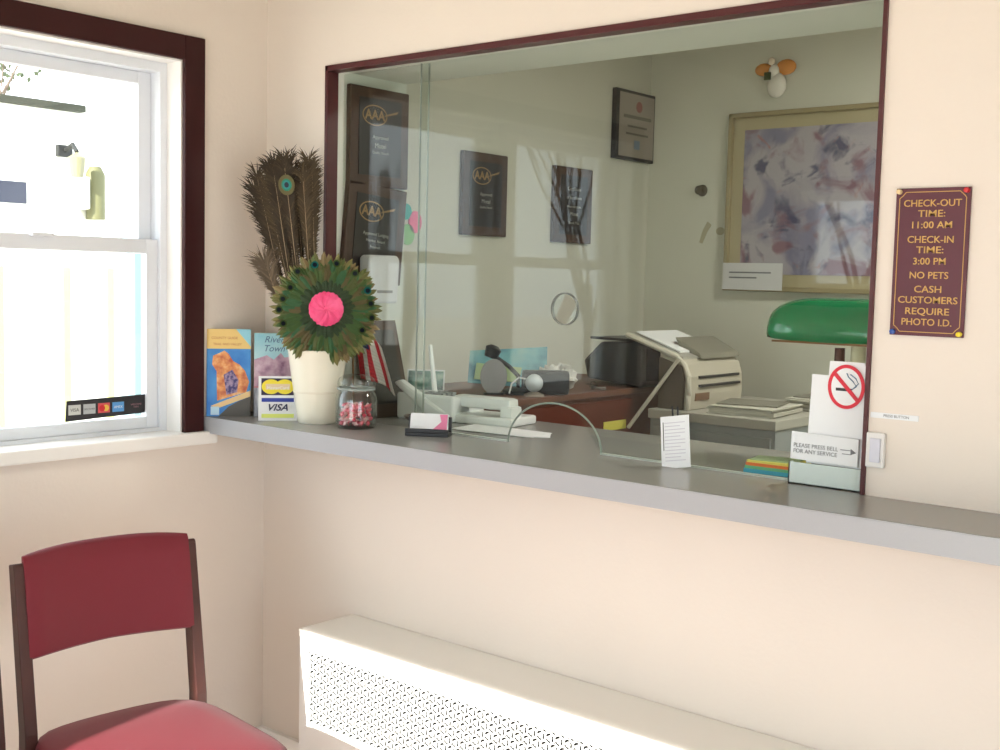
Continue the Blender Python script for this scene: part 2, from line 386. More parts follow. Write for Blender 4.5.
# glass panes
def pane_outline(x0, x1, z0, z1, arch=None, hole=None):
    """a glass sheet in the XZ plane with an arched cut-out in the bottom edge and a round speak hole"""
    pts = [(x0, z0)]
    if arch:
        cx, rx, rz = arch
        n = 36
        pts += [(cx-rx*math.cos(math.pi*i/n), z0+rz*math.sin(math.pi*i/n)) for i in range(n+1)]
    pts += [(x1, z0), (x1, z1), (x0, z1)]
    return pts
g1 = thing('fixed_glass_pane', 'fixed clear glass pane at the left end of the counter opening', 'glass pane', (.275, .055, H))
MB().box((0, 0, 0), (.33, .006, .983)).build('sheet', GLASSC, g1)
MB().box((.3302, 0, 0), (.3315, .006, .983)).build('polished_edge', GEDGE, g1)
g2 = thing('main_glass_pane', 'large clear counter glass with arched pass-through and round speak hole', 'glass pane', (.59, .042, H))
def main_sheet():
    mb = MB(); bm = mb.bm
    arch = (.475, .145, .111); x0, x1, z0, z1 = 0, 1.283, 0.0, .983
    hx, hz, hr = .499, .345, .038
    # strip decomposition: keep simple with a grid-free polygon split at hx (bridge through the hole)
    n = 40
    def A(t): return (arch[0]-arch[1]*math.cos(t), z0+arch[2]*math.sin(t))
    ta = math.acos((arch[0]-hx)/arch[1])
    left = [(x0, z0)]+[A(ta*i/18) for i in range(19)]+[(hx+hr*math.cos(-math.pi/2-math.pi*i/18), hz+hr*math.sin(-math.pi/2-math.pi*i/18)) for i in range(19)]+[(hx, z1), (x0, z1)]
    right = [A(ta+(math.pi-ta)*i/18) for i in range(19)]+[(x1, z0), (x1, z1), (hx, z1)]+[(hx+hr*math.cos(math.pi/2-math.pi*i/18), hz+hr*math.sin(math.pi/2-math.pi*i/18)) for i in range(19)]
    for poly in (left, right):
        for y in (0, .006):
            vs = [bm.verts.new((p[0], y, p[1])) for p in poly]; bm.faces.new(vs)
    bmesh.ops.triangulate(bm, faces=bm.faces[:])
    bmesh.ops.remove_doubles(bm, verts=bm.verts, dist=1e-5)
    return mb
main_sheet().build('sheet', GLASSC, g2)
MB().tube([(.475-.145*math.cos(math.pi*i/30), .003, .111*math.sin(math.pi*i/30)) for i in range(31)], .0025, 6).build('arch_edge', GEDGE, g2)
annulus(MB(), .0375, .0375, .0400, .0400, -.0015, .0075, .499, .345).build('speak_hole_rim', mat('speak_rim', rgb(110, 112, 104), .4), g2)
MB().box((-.0015, 0, 0), (-.0002, .006, .983)).build('polished_edge', GEDGE, g2)
MB().box((.62, -.002, 0), (1.283, .008, .004)).box((0, -.002, 0), (.33, .008, .004)).build('bottom_bead', mat('clear_bead', rgb(178, 186, 178), .3), g2)

# ------------------------------------------------------------ radiator cover
rc = thing('radiator_cover', 'long white metal radiator cover with perforated grille against the front wall', 'radiator cover', (.40, -.002, 0))
RZ, RD, RL = H-.546, -.1975, 2.9
MB().box((0, RD, RZ-.022), (RL, 0, RZ), bev=.003).build('top_shelf', RADTOP, rc)
gx0, gx1, gz0, gz1 = .034, RL-.04, H-.800, H-.601
fp_ = MB().box((.002, RD+.003, gz1), (RL, RD+.012, RZ-.022)).box((.002, RD+.003, .03), (RL, RD+.012, gz0)).box((.002, RD+.003, gz0), (gx0, RD+.012, gz1)).box((gx1, RD+.003, gz0), (RL, RD+.012, gz1))
fp_.build('front_panel', WHITEW, rc)
MB().box((.002, RD+.012, 0), (.012, 0, RZ-.022)).build('end_panel', WHITEW, rc)
MB().tube([(-.001, RD+.02, RZ-.012), (-.004, RD+.016, RZ-.025), (.0, RD+.02, RZ-.040)], .0022, 6).build('latch', mat('dark_latch', rgb(70, 66, 62), .5), rc)
def grille_mat():
    m = bpy.data.materials.new('perforated_enamel'); m.use_nodes = True; nt = m.node_tree; b = nt.nodes['Principled BSDF']
    b.inputs['Base Color'].default_value = rgb(196, 195, 192); b.inputs['Roughness'].default_value = .4
    tc = nt.nodes.new('ShaderNodeTexCoord'); L = nt.links
    sep = nt.nodes.new('ShaderNodeSeparateXYZ'); L.new(tc.outputs['Object'], sep.inputs[0])
    def mth(op, a, b_=None, c_=None):
        n = nt.nodes.new('ShaderNodeMath'); n.operation = op
        for i, v in enumerate((a, b_, c_)):
            if v is None: continue
            if isinstance(v, (int, float)): n.inputs[i].default_value = v
            else: L.new(v, n.inputs[i])
        return n.outputs[0]
    P = .0260
    def lattice(ox, oz, r0, r1):
        # thin arcs: ring of radius r0..r1 round hexagonal lattice points
        outs = []
        for sx, sz in ((0, 0), (.5, .5)):
            u = mth('SUBTRACT', mth('FRACT', mth('ADD', mth('DIVIDE', sep.outputs['X'], P), sx+ox)), .5)
            v = mth('MULTIPLY', mth('SUBTRACT', mth('FRACT', mth('ADD', mth('DIVIDE', sep.outputs['Z'], P*1.732), sz+oz)), .5), 1.732)
            d_ = mth('SQRT', mth('ADD', mth('MULTIPLY', u, u), mth('MULTIPLY', v, v)))
            ang = mth('ARCTAN2', v, u)
            gap = mth('GREATER_THAN', mth('COSINE', mth('MULTIPLY', ang, 3)), -.80)
            outs.append(mth('MULTIPLY', mth('MULTIPLY', mth('GREATER_THAN', d_, r0), mth('LESS_THAN', d_, r1)), gap))
        return mth('MAXIMUM', outs[0], outs[1])
    h_ = mth('MAXIMUM', lattice(0, 0, .235, .44), lattice(.5, .167, .0, .13))
    tr = nt.nodes.new('ShaderNodeBsdfTransparent'); mx = nt.nodes.new('ShaderNodeMixShader')
    out = nt.nodes['Material Output']
    L.new(h_, mx.inputs[0]); L.new(b.outputs[0], mx.inputs[1]); L.new(tr.outputs[0], mx.inputs[2]); L.new(mx.outputs[0], out.inputs[0])
    return m
MB().box((gx0, RD+.006, gz0), (gx1, RD+.0075, gz1)).build('perforated_grille', grille_mat(), rc)
MB().box((gx0-.01, RD+.020, gz0-.03), (gx1+.01, RD+.16, gz1+.02)).build('dark_liner', mat('liner_black', rgb(30, 29, 28), .9), rc)  # near-black liner box, stands in for the shade behind the grille holes

# ------------------------------------------------------------ chairs
def make_chair(label, loc, rot):
    t = thing('side_chair', label, 'chair', loc, (0, 0, rot), )
    # local frame: +x is the front; origin on the floor under the rear of the seat
    hw = .215
    # seat cushion
    n = 20; mb = MB(); bm = mb.bm
    def sup(z, k, dz):
        pts = []
        for i in range(48):
            a = 2*math.pi*i/48; ca, sa = math.cos(a), math.sin(a); p = 5
            rr = (abs(ca)**p+abs(sa)**p)**(-1/p)
            x = .210+.245*k*rr*ca; y = hw*k*rr*sa*(1.0-.0*ca)
            x += -.018*(1-(y/hw)**2)*(1 if ca < 0 else 0)
            pts.append(bm.verts.new((x, y, z+dz+.010)))
        return pts
    rings = [sup(.395, .96, 0), sup(.405, 1.0, 0), sup(.435, 1.0, 0), sup(.446, .975, 0), sup(.452, .92, 0), sup(.457, .7, 0), sup(.459, .35, 0)]
    for a, b in zip(rings, rings[1:]):
        for i in range(48): bm.faces.new((a[i], a[(i+1) % 48], b[(i+1) % 48], b[i]))
    bm.faces.new(rings[0][::-1]); bm.faces.new(rings[-1])
    mb.build('seat', RED, t, smooth=True)
    MB().box((.0, -hw+.012, .345), (.45, -hw+.034, .398)).box((.0, hw-.034, .345), (.45, hw-.012, .398)).box((.428, -hw+.012, .345), (.45, hw-.012, .398)).box((.0, -hw+.012, .345), (.022, hw-.012, .398)).build('seat_rail', WOODD, t, bevel=.002)
    # backrest pad: curved in plan (concave to the sitter) and tilted back
    def tiltx(z): return -.055*(z-.45)/.37-.012
    mb = MB(); bm = mb.bm; N = 18
    zt0, zb0 = .862, .632
    cols = []
    for i in range(N+1):
        y = -.198+.396*i/N; s = y/.198; bow = -.034*(1-s*s)
        ztop = zt0-.010*abs(s)**3; zbot = zb0-.004*abs(s)
        ring = []
        zs = [zbot, zbot+.006, zbot+.05, (ztop+zbot)/2, ztop-.05, ztop-.008, ztop]
        off = [.004, .014, .019, .021, .019, .013, .003]
        edge = 1-max(0, abs(s)-.93)/.07*.6
        for z, o_ in zip(zs, off): ring.append(bm.verts.new((tiltx(z)+bow+.018+o_*edge, y, z)))
        for z, o_ in reversed(list(zip(zs, off))): ring.append(bm.verts.new((tiltx(z)+bow+.014-o_*.35*edge, y, z)))
        cols.append(ring)
    for a, b in zip(cols, cols[1:]):
        m_ = len(a)
        for k in range(m_): bm.faces.new((a[k], a[(k+1) % m_], b[(k+1) % m_], b[k]))
    bm.faces.new(cols[0]); bm.faces.new(cols[-1][::-1])
    mb.build('backrest', RED, t, smooth=True)
    for sgn in (-1, 1):
        y0 = sgn*.205; prof = [(.0-.045, 0), (-.02, .0), (.012, .38), (.010, .47), (tiltx(.832)+.022, .832), (tiltx(.838)+.017, .838), (tiltx(.832)-.010, .832), (-.03, .47), (-.032, .38)]
        MB().prism(prof, y0-.014, y0+.014).build('rear_leg', WOODD, t, bevel=.003)
        MB().prism([(.44, 0), (.465, 0), (.47, .39), (.43, .39)], sgn*.197-.016, sgn*.197+.016).build('front_leg', WOODD, t, bevel=.003)
    return t
ch = make_chair('maroon vinyl side chair with dark wood frame, sunlit seat, standing below the window', (.470, -.792, 0), R(-7.0))
ch2 = copy_tree(ch); ch2.location = (.42, -1.272, 0)
ch2['label'] = 'maroon side chair just entering the frame at its lower left edge'

# ------------------------------------------------------------ wall sign, doorbell, label strip
SIGN = mat('maroon_sign', rgb(88, 34, 48), .45)
sg = thing('hotel_notice_sign', 'maroon wall sign with gold check-out and check-in lettering', 'sign', (1.9925, -.001, H+.4655))
MB().box((-.071, -.005, -.1415), (.071, 0, .1415)).build('board', SIGN, sg, bevel=.0008)
bd = MB(); e = .0015
bw_, bh_ = .0635, .134; k_ = .012
path = [(-bw_+k_, bh_), (bw_-k_, bh_), (bw_-k_*.3, bh_-k_*.3-.004), (bw_, bh_-k_), (bw_, -bh_+k_), (bw_-k_*.3-.003, -bh_+k_*.3+.003), (bw_-k_, -bh_), (-bw_+k_, -bh_), (-bw_+k_*.3+.003, -bh_+k_*.3+.003), (-bw_, -bh_+k_), (-bw_, bh_-k_), (-bw_+k_*.3+.003, bh_-k_*.3-.003)]
for (a, b) in zip(path, path[1:]+path[:1]):
    L_ = math.hypot(b[0]-a[0], b[1]-a[1]); an = math.atan2(b[1]-a[1], b[0]-a[0])
    bd.box((-L_/2, -.0005, -.0007), (L_/2, .0005, .0007), m=T(((a[0]+b[0])/2, -.0053, (a[1]+b[1])/2), (0, -an, 0)))
bd.build('border', GOLD, sg)
rows = [('CHECK-OUT', 142), ('TIME:', 185), ('11:00 AM', 232), ('CHECK-IN', 292), ('TIME:', 335), ('3:00 PM', 382), ('NO PETS', 440), ('CASH', 498), ('CUSTOMERS', 543), ('REQUIRE', 590), ('PHOTO I.D.', 635)]
wid = {'CHECK-OUT': .110, 'CUSTOMERS': .114, 'PHOTO I.D.': .096, 'REQUIRE': .084, 'CHECK-IN': .088, '11:00 AM': .076, '3:00 PM': .062, 'NO PETS': .074, 'CASH': .052, 'TIME:': .052}
for s_, yy in rows:
    z_ = .1415-(yy-78)/614*.283
    o = text('lettering', s_, .0185, GOLD, sg, (0, -.0056, z_), UP, bold=.0001)
    ww = max(v.co.x for v in o.data.vertices)-min(v.co.x for v in o.data.vertices)
    o.data.transform(Matrix.Diagonal((wid[s_]/ww, 1, 1, 1)))
for (dx, dz, cn, cc) in ((-1, 1, 'cream', rgb(226, 200, 150)), (1, 1, 'red', rgb(196, 28, 36)), (-1, -1, 'blue', rgb(50, 88, 170)), (1, -1, 'yellow', rgb(232, 208, 40))):
    p = thing('pushpin', '%s push pin in the %s corner of the maroon sign' % (cn, ('lower', 'upper')[dz > 0]+' '+('left', 'right')[dx > 0]), 'push pin', (1.9925+dx*.064, -.0062, H+.4655+dz*.135))
    MB().lathe([(.0, 0), (.0052, 0), (.0040, .003), (.0032, .006), (.0046, .008), (.0, .009)], 12, m=T(rot=(R(90), 0, 0))).build('head', mat('pin_'+cn, cc, .3), p, smooth=True)
db = thing('doorbell_button', 'white plastic doorbell button beside the right edge of the counter opening', 'doorbell', (1.906, -.0005, H+.094))
MB().box((-.0185, -.012, -.035), (.0185, 0, .035), bev=.003).build('housing', mat('bell_white', rgb(226, 224, 222), .4), db)
MB().box((-.009, -.016, -.024), (.012, -.012, .024), bev=.0015).build('button', mat('bell_grey', rgb(208, 208, 220), .4), db)
lb = thing('label_strip', 'narrow white label strip with grey writing stuck above the doorbell', 'label', (1.938, -.0005, H+.163))
MB().box((-.048, -.0012, -.0055), (.048, 0, .0055)).build('strip', PAPER, lb)
text('lettering', 'PRESS BUTTON', .0075, GREYT, lb, (.004, -.0015, 0), UP, depth=.0002)

# ------------------------------------------------------------ card sticker strip on window
st = thing('card_decal', 'black credit card decal strip stuck in the lower corner of the window', 'decal', (-.0865, -.482, H+.034))
MB().prism([(-.122, -.030), (.122, -.022), (.128, .031), (-.118, .026)], 0, .0015, axis='x').build('backing', mat('decal_black', rgb(40, 38, 42), .5), st)
cards = [('pale grey', rgb(205, 205, 200)), ('silver', rgb(185, 188, 190)), ('red and yellow', rgb(222, 88, 92)), ('blue', rgb(96, 160, 220))]
for i, (nm, cc) in enumerate(cards):
    y = -.095+i*.044
    c_ = MB().box((.0015, y-.018, -.013), (.0022, y+.018, .014)).build('card_emblem', mat('decal_'+nm, cc, .5), st)
    c_['label'] = nm+' payment card emblem'
    if i == 0: text('lettering', 'VISA', .013, mat('decal_black', rgb(40, 38, 42)), c_, (.0024, y, .0), (R(90), 0, R(90)), depth=.0001)
    if i == 1: text('lettering', 'DISCOVER', .007, mat('decal_black', rgb(40, 38, 42)), c_, (.0024, y, .0), (R(90), 0, R(90)), depth=.0001)
    if i == 2:
        MB().prism([(y+.006+.009*math.cos(a*.3927), .009*math.sin(a*.3927)) for a in range(16)], .0023, .0026, axis='x').build('disc', mat('decal_yellow', rgb(240, 200, 80), .5), c_)
        MB().prism([(y-.006+.009*math.cos(a*.3927), .009*math.sin(a*.3927)) for a in range(16)], .0026, .0028, axis='x').build('disc', mat('decal_red', rgb(214, 40, 50), .5), c_)
    if i == 3: text('lettering', 'AMEX', .010, PAPER, c_, (.0024, y, .0), (R(90), 0, R(90)), depth=.0001)
text('lettering', 'WELCOME\nHERE', .007, mat('decal_rose', rgb(150, 110, 118)), st, (.0018, .094, 0), (R(90), 0, R(90)), depth=.0001)

# ------------------------------------------------------------ things on the counter, lobby side
# local frame: x to the right seen from the lobby, -y towards the viewer; turned to face the camera
def facing(x, y, extra=0):
    return math.atan2(-2.2661-y, 2.8164-x)+math.pi/2+extra
def brochure_a():
    t = thing('travel_brochure', 'travel brochure with yellow heading and blue sky leaning in the corner', 'brochure', (.050, -.172, H), (R(-3), 0, R(50)))
    w2, h = .062, .252
    MB().box((-w2, 0, 0), (w2, .012, h)).build('pages', PAPER, t)
    P = lambda c, n: mat(n, c, .5)
    MB().box((-w2, -.0006, .195), (w2, 0, h)).build('heading_panel', P(rgb(240, 208, 130), 'bro_yellow'), t)
    MB().box((-w2, -.0006, .0), (w2, 0, .195)).build('sky_picture', ramp_mat('bro_blue', [(.3, rgb(40, 110, 200)), (.7, rgb(90, 170, 230))], 10), t)
    MB().prism([(.02, h), (w2, h), (w2, h-.05), (.045, h-.03)], -.0008, -.0002).build('corner_flash', P(rgb(150, 214, 230), 'bro_cyan'), t)
    text('lettering', 'COUNTY GUIDE', .0100, P(rgb(190, 110, 60), 'bro_or'), t, (-.012, -.0009, .226), UP, depth=.0002)
    text('lettering', 'TRAIL AND VALLEY', .0092, P(rgb(190, 110, 60), 'bro_or'), t, (-.004, -.0009, .208), UP, depth=.0002)
    MB().prism([(-.044, .175), (-.028, .182), (-.012, .190), (.0, .180), (.012, .160), (.03, .15), (.046, .132), (.058, .10), (.05, .07), (-.032, .045), (-.034, .13), (-.047, .150)], -.0011, -.0003).build('rock_picture', ramp_mat('bro_rock', [(.35, rgb(196, 96, 70)), (.55, rgb(232, 160, 100)), (.7, rgb(244, 210, 160))], 40), t)
    MB().prism([(-.014, .12), (.01, .135), (.028, .105), (.024, .07), (-.006, .062)], -.0013, -.0004).build('village_picture', ramp_mat('bro_vil', [(.4, rgb(70, 66, 120)), (.6, rgb(170, 150, 180))], 90), t)
    MB().prism([(-.05, .03), (w2, .075), (w2, .058), (-.028, .024)], -.0014, -.0004).build('road_picture', P(rgb(236, 206, 150), 'bro_sand'), t)
    MB().prism([(-.028, .0), (w2, .0), (w2, .058), (.03, .045), (-.0, .028)], -.0012, -.0004).build('shore_picture', P(rgb(90, 88, 84), 'bro_dark'), t)
    MB().box((-.050, -.0016, .004), (-.026, -.0006, .028)).build('logo_panel', P(rgb(190, 224, 244), 'bro_pale'), t)
brochure_a()
def brochure_b():
    t = thing('travel_brochure', 'pale blue and mauve travel brochure standing beside the yellow one', 'brochure', (.133, -.075, H), (R(-3), 0, R(50)))
    w2, h = .056, .242
    MB().box((-w2, 0, 0), (w2, .012, h)).build('pages', PAPER, t)
    MB().box((-w2, -.0006, 0), (w2, 0, h)).build('sky_picture', ramp_mat('bro2_sky', [(.3, rgb(140, 205, 220)), (.7, rgb(190, 226, 232))], 12), t)
    MB().prism([(-w2, .085), (w2, .085), (w2, .175), (.03, .172), (.02, .185), (0, .165), (-.02, .178), (-w2, .165)], -.001, -.0003).build('town_picture', ramp_mat('bro2_mauve', [(.3, rgb(130, 90, 120)), (.5, rgb(196, 160, 180)), (.7, rgb(226, 204, 214))], 30), t)
    MB().box((-w2, -.001, 0), (w2, -.0003, .085)).build('river_picture', ramp_mat('bro2_grey', [(.3, rgb(120, 124, 140)), (.7, rgb(190, 196, 206))], 30, mapping=(4, 1, 1)), t)
    MB().box((-w2, -.0012, .083), (w2, -.0004, .088)).build('rule', mat('bro2_rule', rgb(200, 130, 140)), t)
    text('lettering', 'River\nTown', .026, mat('bro2_blue', rgb(80, 110, 150)), t, (.0, -.0009, .210), UP, depth=.0002, shear=.3)
brochure_b()
def pay_sign():
    t = thing('payment_sign', 'small white tent sign with payment card logos in front of the vase', 'sign', (.217, -.128, H), (0, 0, facing(.21, -.13)))
    w2, h = .054, .126
    MB().box((-w2, 0, 0), (w2, .002, h), m=T(rot=(R(-10), 0, 0))).build('front_card', PAPER, t)
    MB().box((-w2, 0, 0), (w2, .002, h-.004), m=T((0, .046, 0), (R(10), 0, 0))).build('back_card', PAPER, t)
    k = T(rot=(R(-10), 0, 0))
    MB().box((-.046, -.0008, .072), (.046, -.0001, .120), m=k).build('dark_panel', mat('mc_panel', rgb(42, 36, 70), .5), t)
    Y1 = mat('mc_yellow', rgb(240, 222, 60), .5)
    for sx in (-1, 1):
        MB().prism(ring_pts(.026, .021, 28, sx*.019, .096), -.0016-.0002*sx, -.0008, m=k).build('disc_emblem', Y1, t)
    MB().box((-.034, -.0024, .088), (.034, -.0017, .104), m=k).build('band_emblem', mat('mc_band', rgb(228, 206, 170), .5), t)
    text('lettering', 'MasterCard', .0125, PAPER, t, (0, -.0190, .0945), (R(80), 0, 0), depth=.0002)
    MB().box((-.045, -.0008, .053), (.045, -.0001, .064), m=k).build('blue_bar', mat('visa_blue', rgb(40, 60, 160), .5), t)
    o = text('lettering', 'VISA', .026, mat('visa_ink', rgb(36, 40, 80)), t, (-.002, -.0085, .0375), (R(80), 0, 0), depth=.0003, shear=.35, bold=.0006, sx=1.15)
    MB().box((-.045, -.0008, .008), (.045, -.0001, .019), m=k).build('yellow_bar', mat('visa_yel', rgb(226, 238, 120), .5), t)
pay_sign()

VX, VY = .318, -.070
vs = thing('ceramic_vase', 'tapering cream ceramic vase holding the peacock feathers', 'vase', (VX, VY, H))
MB().lathe([(.0, 0), (.050, 0), (.054, .004), (.058, .03), (.067, .09), (.076, .15), (.082, .195), (.084, .205), (.080, .207), (.073, .15), (.055, .03), (.0, .02)], 40).build('body', mat('cream_glaze', rgb(236, 232, 214), .25, coat=.3), vs, smooth=True)
MB().lathe([(.0655, .084), (.0672, .087), (.0678, .090), (.0665, .093)], 40, cap=False).build('groove', mat('cream_groove', rgb(222, 216, 196), .3), vs, smooth=True)

FEATH = attr_mat('feather_fibre', .75)
def colour_mesh(o, cols):
    a = o.data.color_attributes.new('Col', 'FLOAT_COLOR', 'POINT')
    for i, c_ in enumerate(cols): a.data[i].color = c_
def feather(rnd, L, lean, azim, eye, width, brown, name='peacock_feather', label=None, group='peacock feathers bunched in the cream vase', base=(VX, VY, H+.03), curl=0.0, base_free=.57):
    """one long feather: quill, loose barbs and (for one) a coloured eye"""
    d = Vector((math.sin(lean)*math.cos(azim), math.sin(lean)*math.sin(azim), math.cos(lean)))
    side = Vector((.663, .749, 0)); fr = d.cross(side).normalized(); side = fr.cross(d).normalized()
    def pt(t): return d*(L*t)+side*(curl*t*t*L)
    t_ = thing(name, label, 'feather', base, (0, 0, 0), group)
    MB().tube([pt(i/10) for i in range(11)], .0016, 5, r2=.0005).build('quill', mat('quill', rgb(176, 150, 116), .5), t_)
    bm = bmesh.new(); cols = []
    N = 150
    for i in range(N):
        t = base_free+(1-base_free)*i/(N-1)
        p = pt(t)
        for sg_ in (-1, 1):
            tt = (t-base_free)/(1-base_free); prof = .22+.78*min(1, tt*1.6)
            l = width*prof*rnd.uniform(.75, 1.12)
            ang = R(rnd.uniform(22, 34)+18*tt) if t < .92 else R(rnd.uniform(5, 60))
            v = (side*sg_*math.sin(ang)+d*math.cos(ang)+fr*rnd.uniform(-.16, .16)).normalized()
            wv = fr.cross(v).normalized()*.0015
            c0 = brown if rnd.random() < .8 else tuple(x*1.7 for x in brown)
            mid = p+v*l*.55+d*.004; tip = p+v*l+side*sg_*.002*rnd.uniform(-2, 4)
            q = [bm.verts.new(x) for x in (p-wv, p+wv, mid+wv*.9, tip, mid-wv*.9)]
            bm.faces.new(q); cols += [(*c0, 1)]*5
    me = bpy.data.meshes.new('barbs'); bm.to_mesh(me); bm.free(); me.materials.append(FEATH)
    o = bpy.data.objects.new('barbs', me); COL.objects.link(o); o.parent = t_
    colour_mesh(o, cols)
    if eye:
        c0 = pt(.86)-fr*.004
        if fr.dot(Vector((.74, -.67, 0))) > 0: c0 = pt(.90)+fr*.012; off = fr
        else: c0 = pt(.90)-fr*.012; off = -fr
        M_ = Matrix((( side.x, off.x, d.x, c0.x), (side.y, off.y, d.y, c0.y), (side.z, off.z, d.z, c0.z), (0, 0, 0, 1)))
        for k, (rx, rz, nm, cc) in enumerate(((.022, .028, 'bronze_ring', rgb(92, 84, 44)), (.014, .017, 'green_ring', rgb(30, 120, 90)), (.0105, .0125, 'teal_ring', rgb(20, 130, 130)), (.006, .0075, 'dark_eye', rgb(16, 28, 50)))):
            MB().prism(ring_pts(rx, rz, 24), k*.0008, k*.0008+.0006, m=M_).build(nm, mat('eye_'+nm, cc, .4), t_)
    return t_
rnd = random.Random(11)
BR = (.036, .024, .011)
# tall bunch leaning left
Zv = Vector((.663, .749, 0))   # image-right direction on the horizontal plane
az_left = math.atan2(-Zv.y, -Zv.x)
specs = [(-.205, .66), (-.10, .67), (-.125, .70), (-.035, .68), (-.250, .64), (-.165, .68), (-.075, .66), (-.03, .66), (-.225, .67), (-.05, .70), (-.185, .64), (-.09, .70), (-.145, .69), (-.205, .69), (-.115, .66), (-.06, .67), (-.175, .70), (-.13, .65), (-.235, .65), (-.045, .65), (-.155, .66)]
for i, (ln_, L) in enumerate(specs):
    s_ = ln_
    az = az_left if s_ < 0 else az_left+math.pi
    eye = (i == 2)
    feather(rnd, L, abs(s_), az+rnd.uniform(-.2, .2), eye, (.044 if i != 4 else .062), BR if i % 3 else (.060, .040, .018),
            label='tall peacock feather with the teal eye spot rising from the cream vase' if eye else 'tall brown peacock feather without a visible eye in the cream vase',
            group=None if eye else 'peacock feathers bunched in the cream vase', curl=-.03 if i == 4 else .0, base=(VX-.012+(.030 if eye else .015*math.cos(i*2.1)), VY-(.030 if eye else .0)+.015*math.sin(i*2.1)*(not eye), H+.03))
feather(rnd, .44, .34, az_left, False, .06, (.11, .08, .05), label='short sparse brown feather sticking out to the left of the bunch', group=None, base_free=.7)

# round feather fan facing the camera
fan = thing('feather_fan', 'round green peacock feather fan with a pink centre in front of the vase', 'feather fan', (.390, -.105, H+.322), (0, 0, facing(.39, -.105)))
def fan_layer(n, r0, r1, wdt, y, colfn, name, seed, droop=.0):
    rr = random.Random(seed); bm = bmesh.new(); cols = []
    for i in range(n):
        a = 2*math.pi*(i+rr.uniform(-.4, .4))/n
        L = r1*rr.uniform(.9, 1.05)
        if math.sin(a) < -.3: L *= 1.04
        if math.cos(a) < -.3: L *= 1.0
        ca, sa = math.cos(a), math.sin(a); pa, pb = -sa, ca
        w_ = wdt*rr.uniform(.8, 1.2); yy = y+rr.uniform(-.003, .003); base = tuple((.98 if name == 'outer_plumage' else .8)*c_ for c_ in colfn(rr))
        sway = rr.uniform(-.5, .5)*w_
        secs = [(r0, .25), (r0+(L-r0)*.35, .8), (r0+(L-r0)*.65, 1.0), (r0+(L-r0)*.88, .7), (L, .05)]
        prev = None
        for k, (r_, ww) in enumerate(secs):
            f = k/4; cx = ca*r_+pa*sway*f*f; cz = sa*r_+pb*sway*f*f-droop*f*f
            lift = -.006*math.sin(f*math.pi)
            tri = [(cx-pa*w_*ww, yy+.002+lift, cz-pb*w_*ww), (cx, yy-.002+lift, cz), (cx+pa*w_*ww, yy+.002+lift, cz+pb*w_*ww)]
            cur = [bm.verts.new(p) for p in tri]
            sh_ = 1.0 if k < 4 else 1.2
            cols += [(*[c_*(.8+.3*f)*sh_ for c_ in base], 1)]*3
            if prev:
                bm.faces.new((prev[0], prev[1], cur[1], cur[0])); bm.faces.new((prev[1], prev[2], cur[2], cur[1]))
            prev = cur
    me = bpy.data.meshes.new(name); bm.to_mesh(me); bm.free(); me.materials.append(FEATH)
    o = bpy.data.objects.new(name, me); COL.objects.link(o); o.parent = fan; colour_mesh(o, cols)
    return o
def cg(rr):
    return random.Random(rr.random()).choice([(.045, .105, .022), (.065, .115, .026), (.085, .105, .028), (.035, .125, .045), (.12, .095, .035)])
def cb(rr): return random.Random(rr.random()).choice([(.19, .17, .055), (.14, .14, .045), (.22, .16, .07), (.11, .14, .04)])
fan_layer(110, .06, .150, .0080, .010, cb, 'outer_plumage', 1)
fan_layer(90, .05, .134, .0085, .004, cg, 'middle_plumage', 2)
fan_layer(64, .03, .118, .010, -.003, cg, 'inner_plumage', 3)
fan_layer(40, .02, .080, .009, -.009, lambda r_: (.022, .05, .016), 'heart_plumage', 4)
MB().lathe([(.0, -.003), (.09, -.003), (.09, .003), (.0, .003)], 24, m=T((0, .014, 0), (R(90), 0, 0))).build('backing_disc', mat('fan_backing', rgb(60, 70, 40), .8), fan)
MB().tube([(0, .02, -.02), (-.02, .03, -.12), (-.035, .03, -.20)], .005, 8).build('handle', mat('fan_handle', rgb(120, 100, 60), .6), fan)
q = random.Random(5)
for a in (8, 25, 52, 78, 105, 128, 150, 168, 182, 200, 350, 330):
    rr_ = .117+q.uniform(-.006, .01)
    cx, cz = rr_*math.cos(R(a)), rr_*math.sin(R(a))
    e1 = MB().prism(ring_pts(.0100, .0100, 16, cx, cz), -.0175, -.0165).build('eye_spot', mat('fan_eye_teal' if a % 2 else 'fan_eye_olive', rgb(24, 90, 86) if a % 2 else rgb(60, 76, 40), .9, spec=.1), fan)
    MB().prism(ring_pts(.0062, .0062, 14, cx, cz), -.0185, -.0176).build('pupil', mat('fan_pupil', rgb(14, 20, 34), .9, spec=.1), e1)
pk = MB(); pbm = pk.bm
rings = []
for k, (r_, y_) in enumerate([(.0475, -.004), (.048, -.012), (.046, -.019), (.035, -.023), (.02, -.025), (.006, -.0255)]):
    rings.append([pbm.verts.new((r_*(1+.03*math.sin(i*3))*math.cos(2*math.pi*i/48), y_+.0016*math.sin(i*5+k*2), r_*(1+.03*math.sin(i*3))*math.sin(2*math.pi*i/48))) for i in range(48)])
for a_, b_ in zip(rings, rings[1:]):
    for i in range(48): pbm.faces.new((a_[i], a_[(i+1) % 48], b_[(i+1) % 48], b_[i]))
pbm.faces.new(rings[-1]); pbm.faces.new(rings[0])
pk.build('pink_centre', ramp_mat('pink_paper', [(.35, rgb(232, 60, 120)), (.65, rgb(246, 104, 152))], 25, rough=.6), fan)

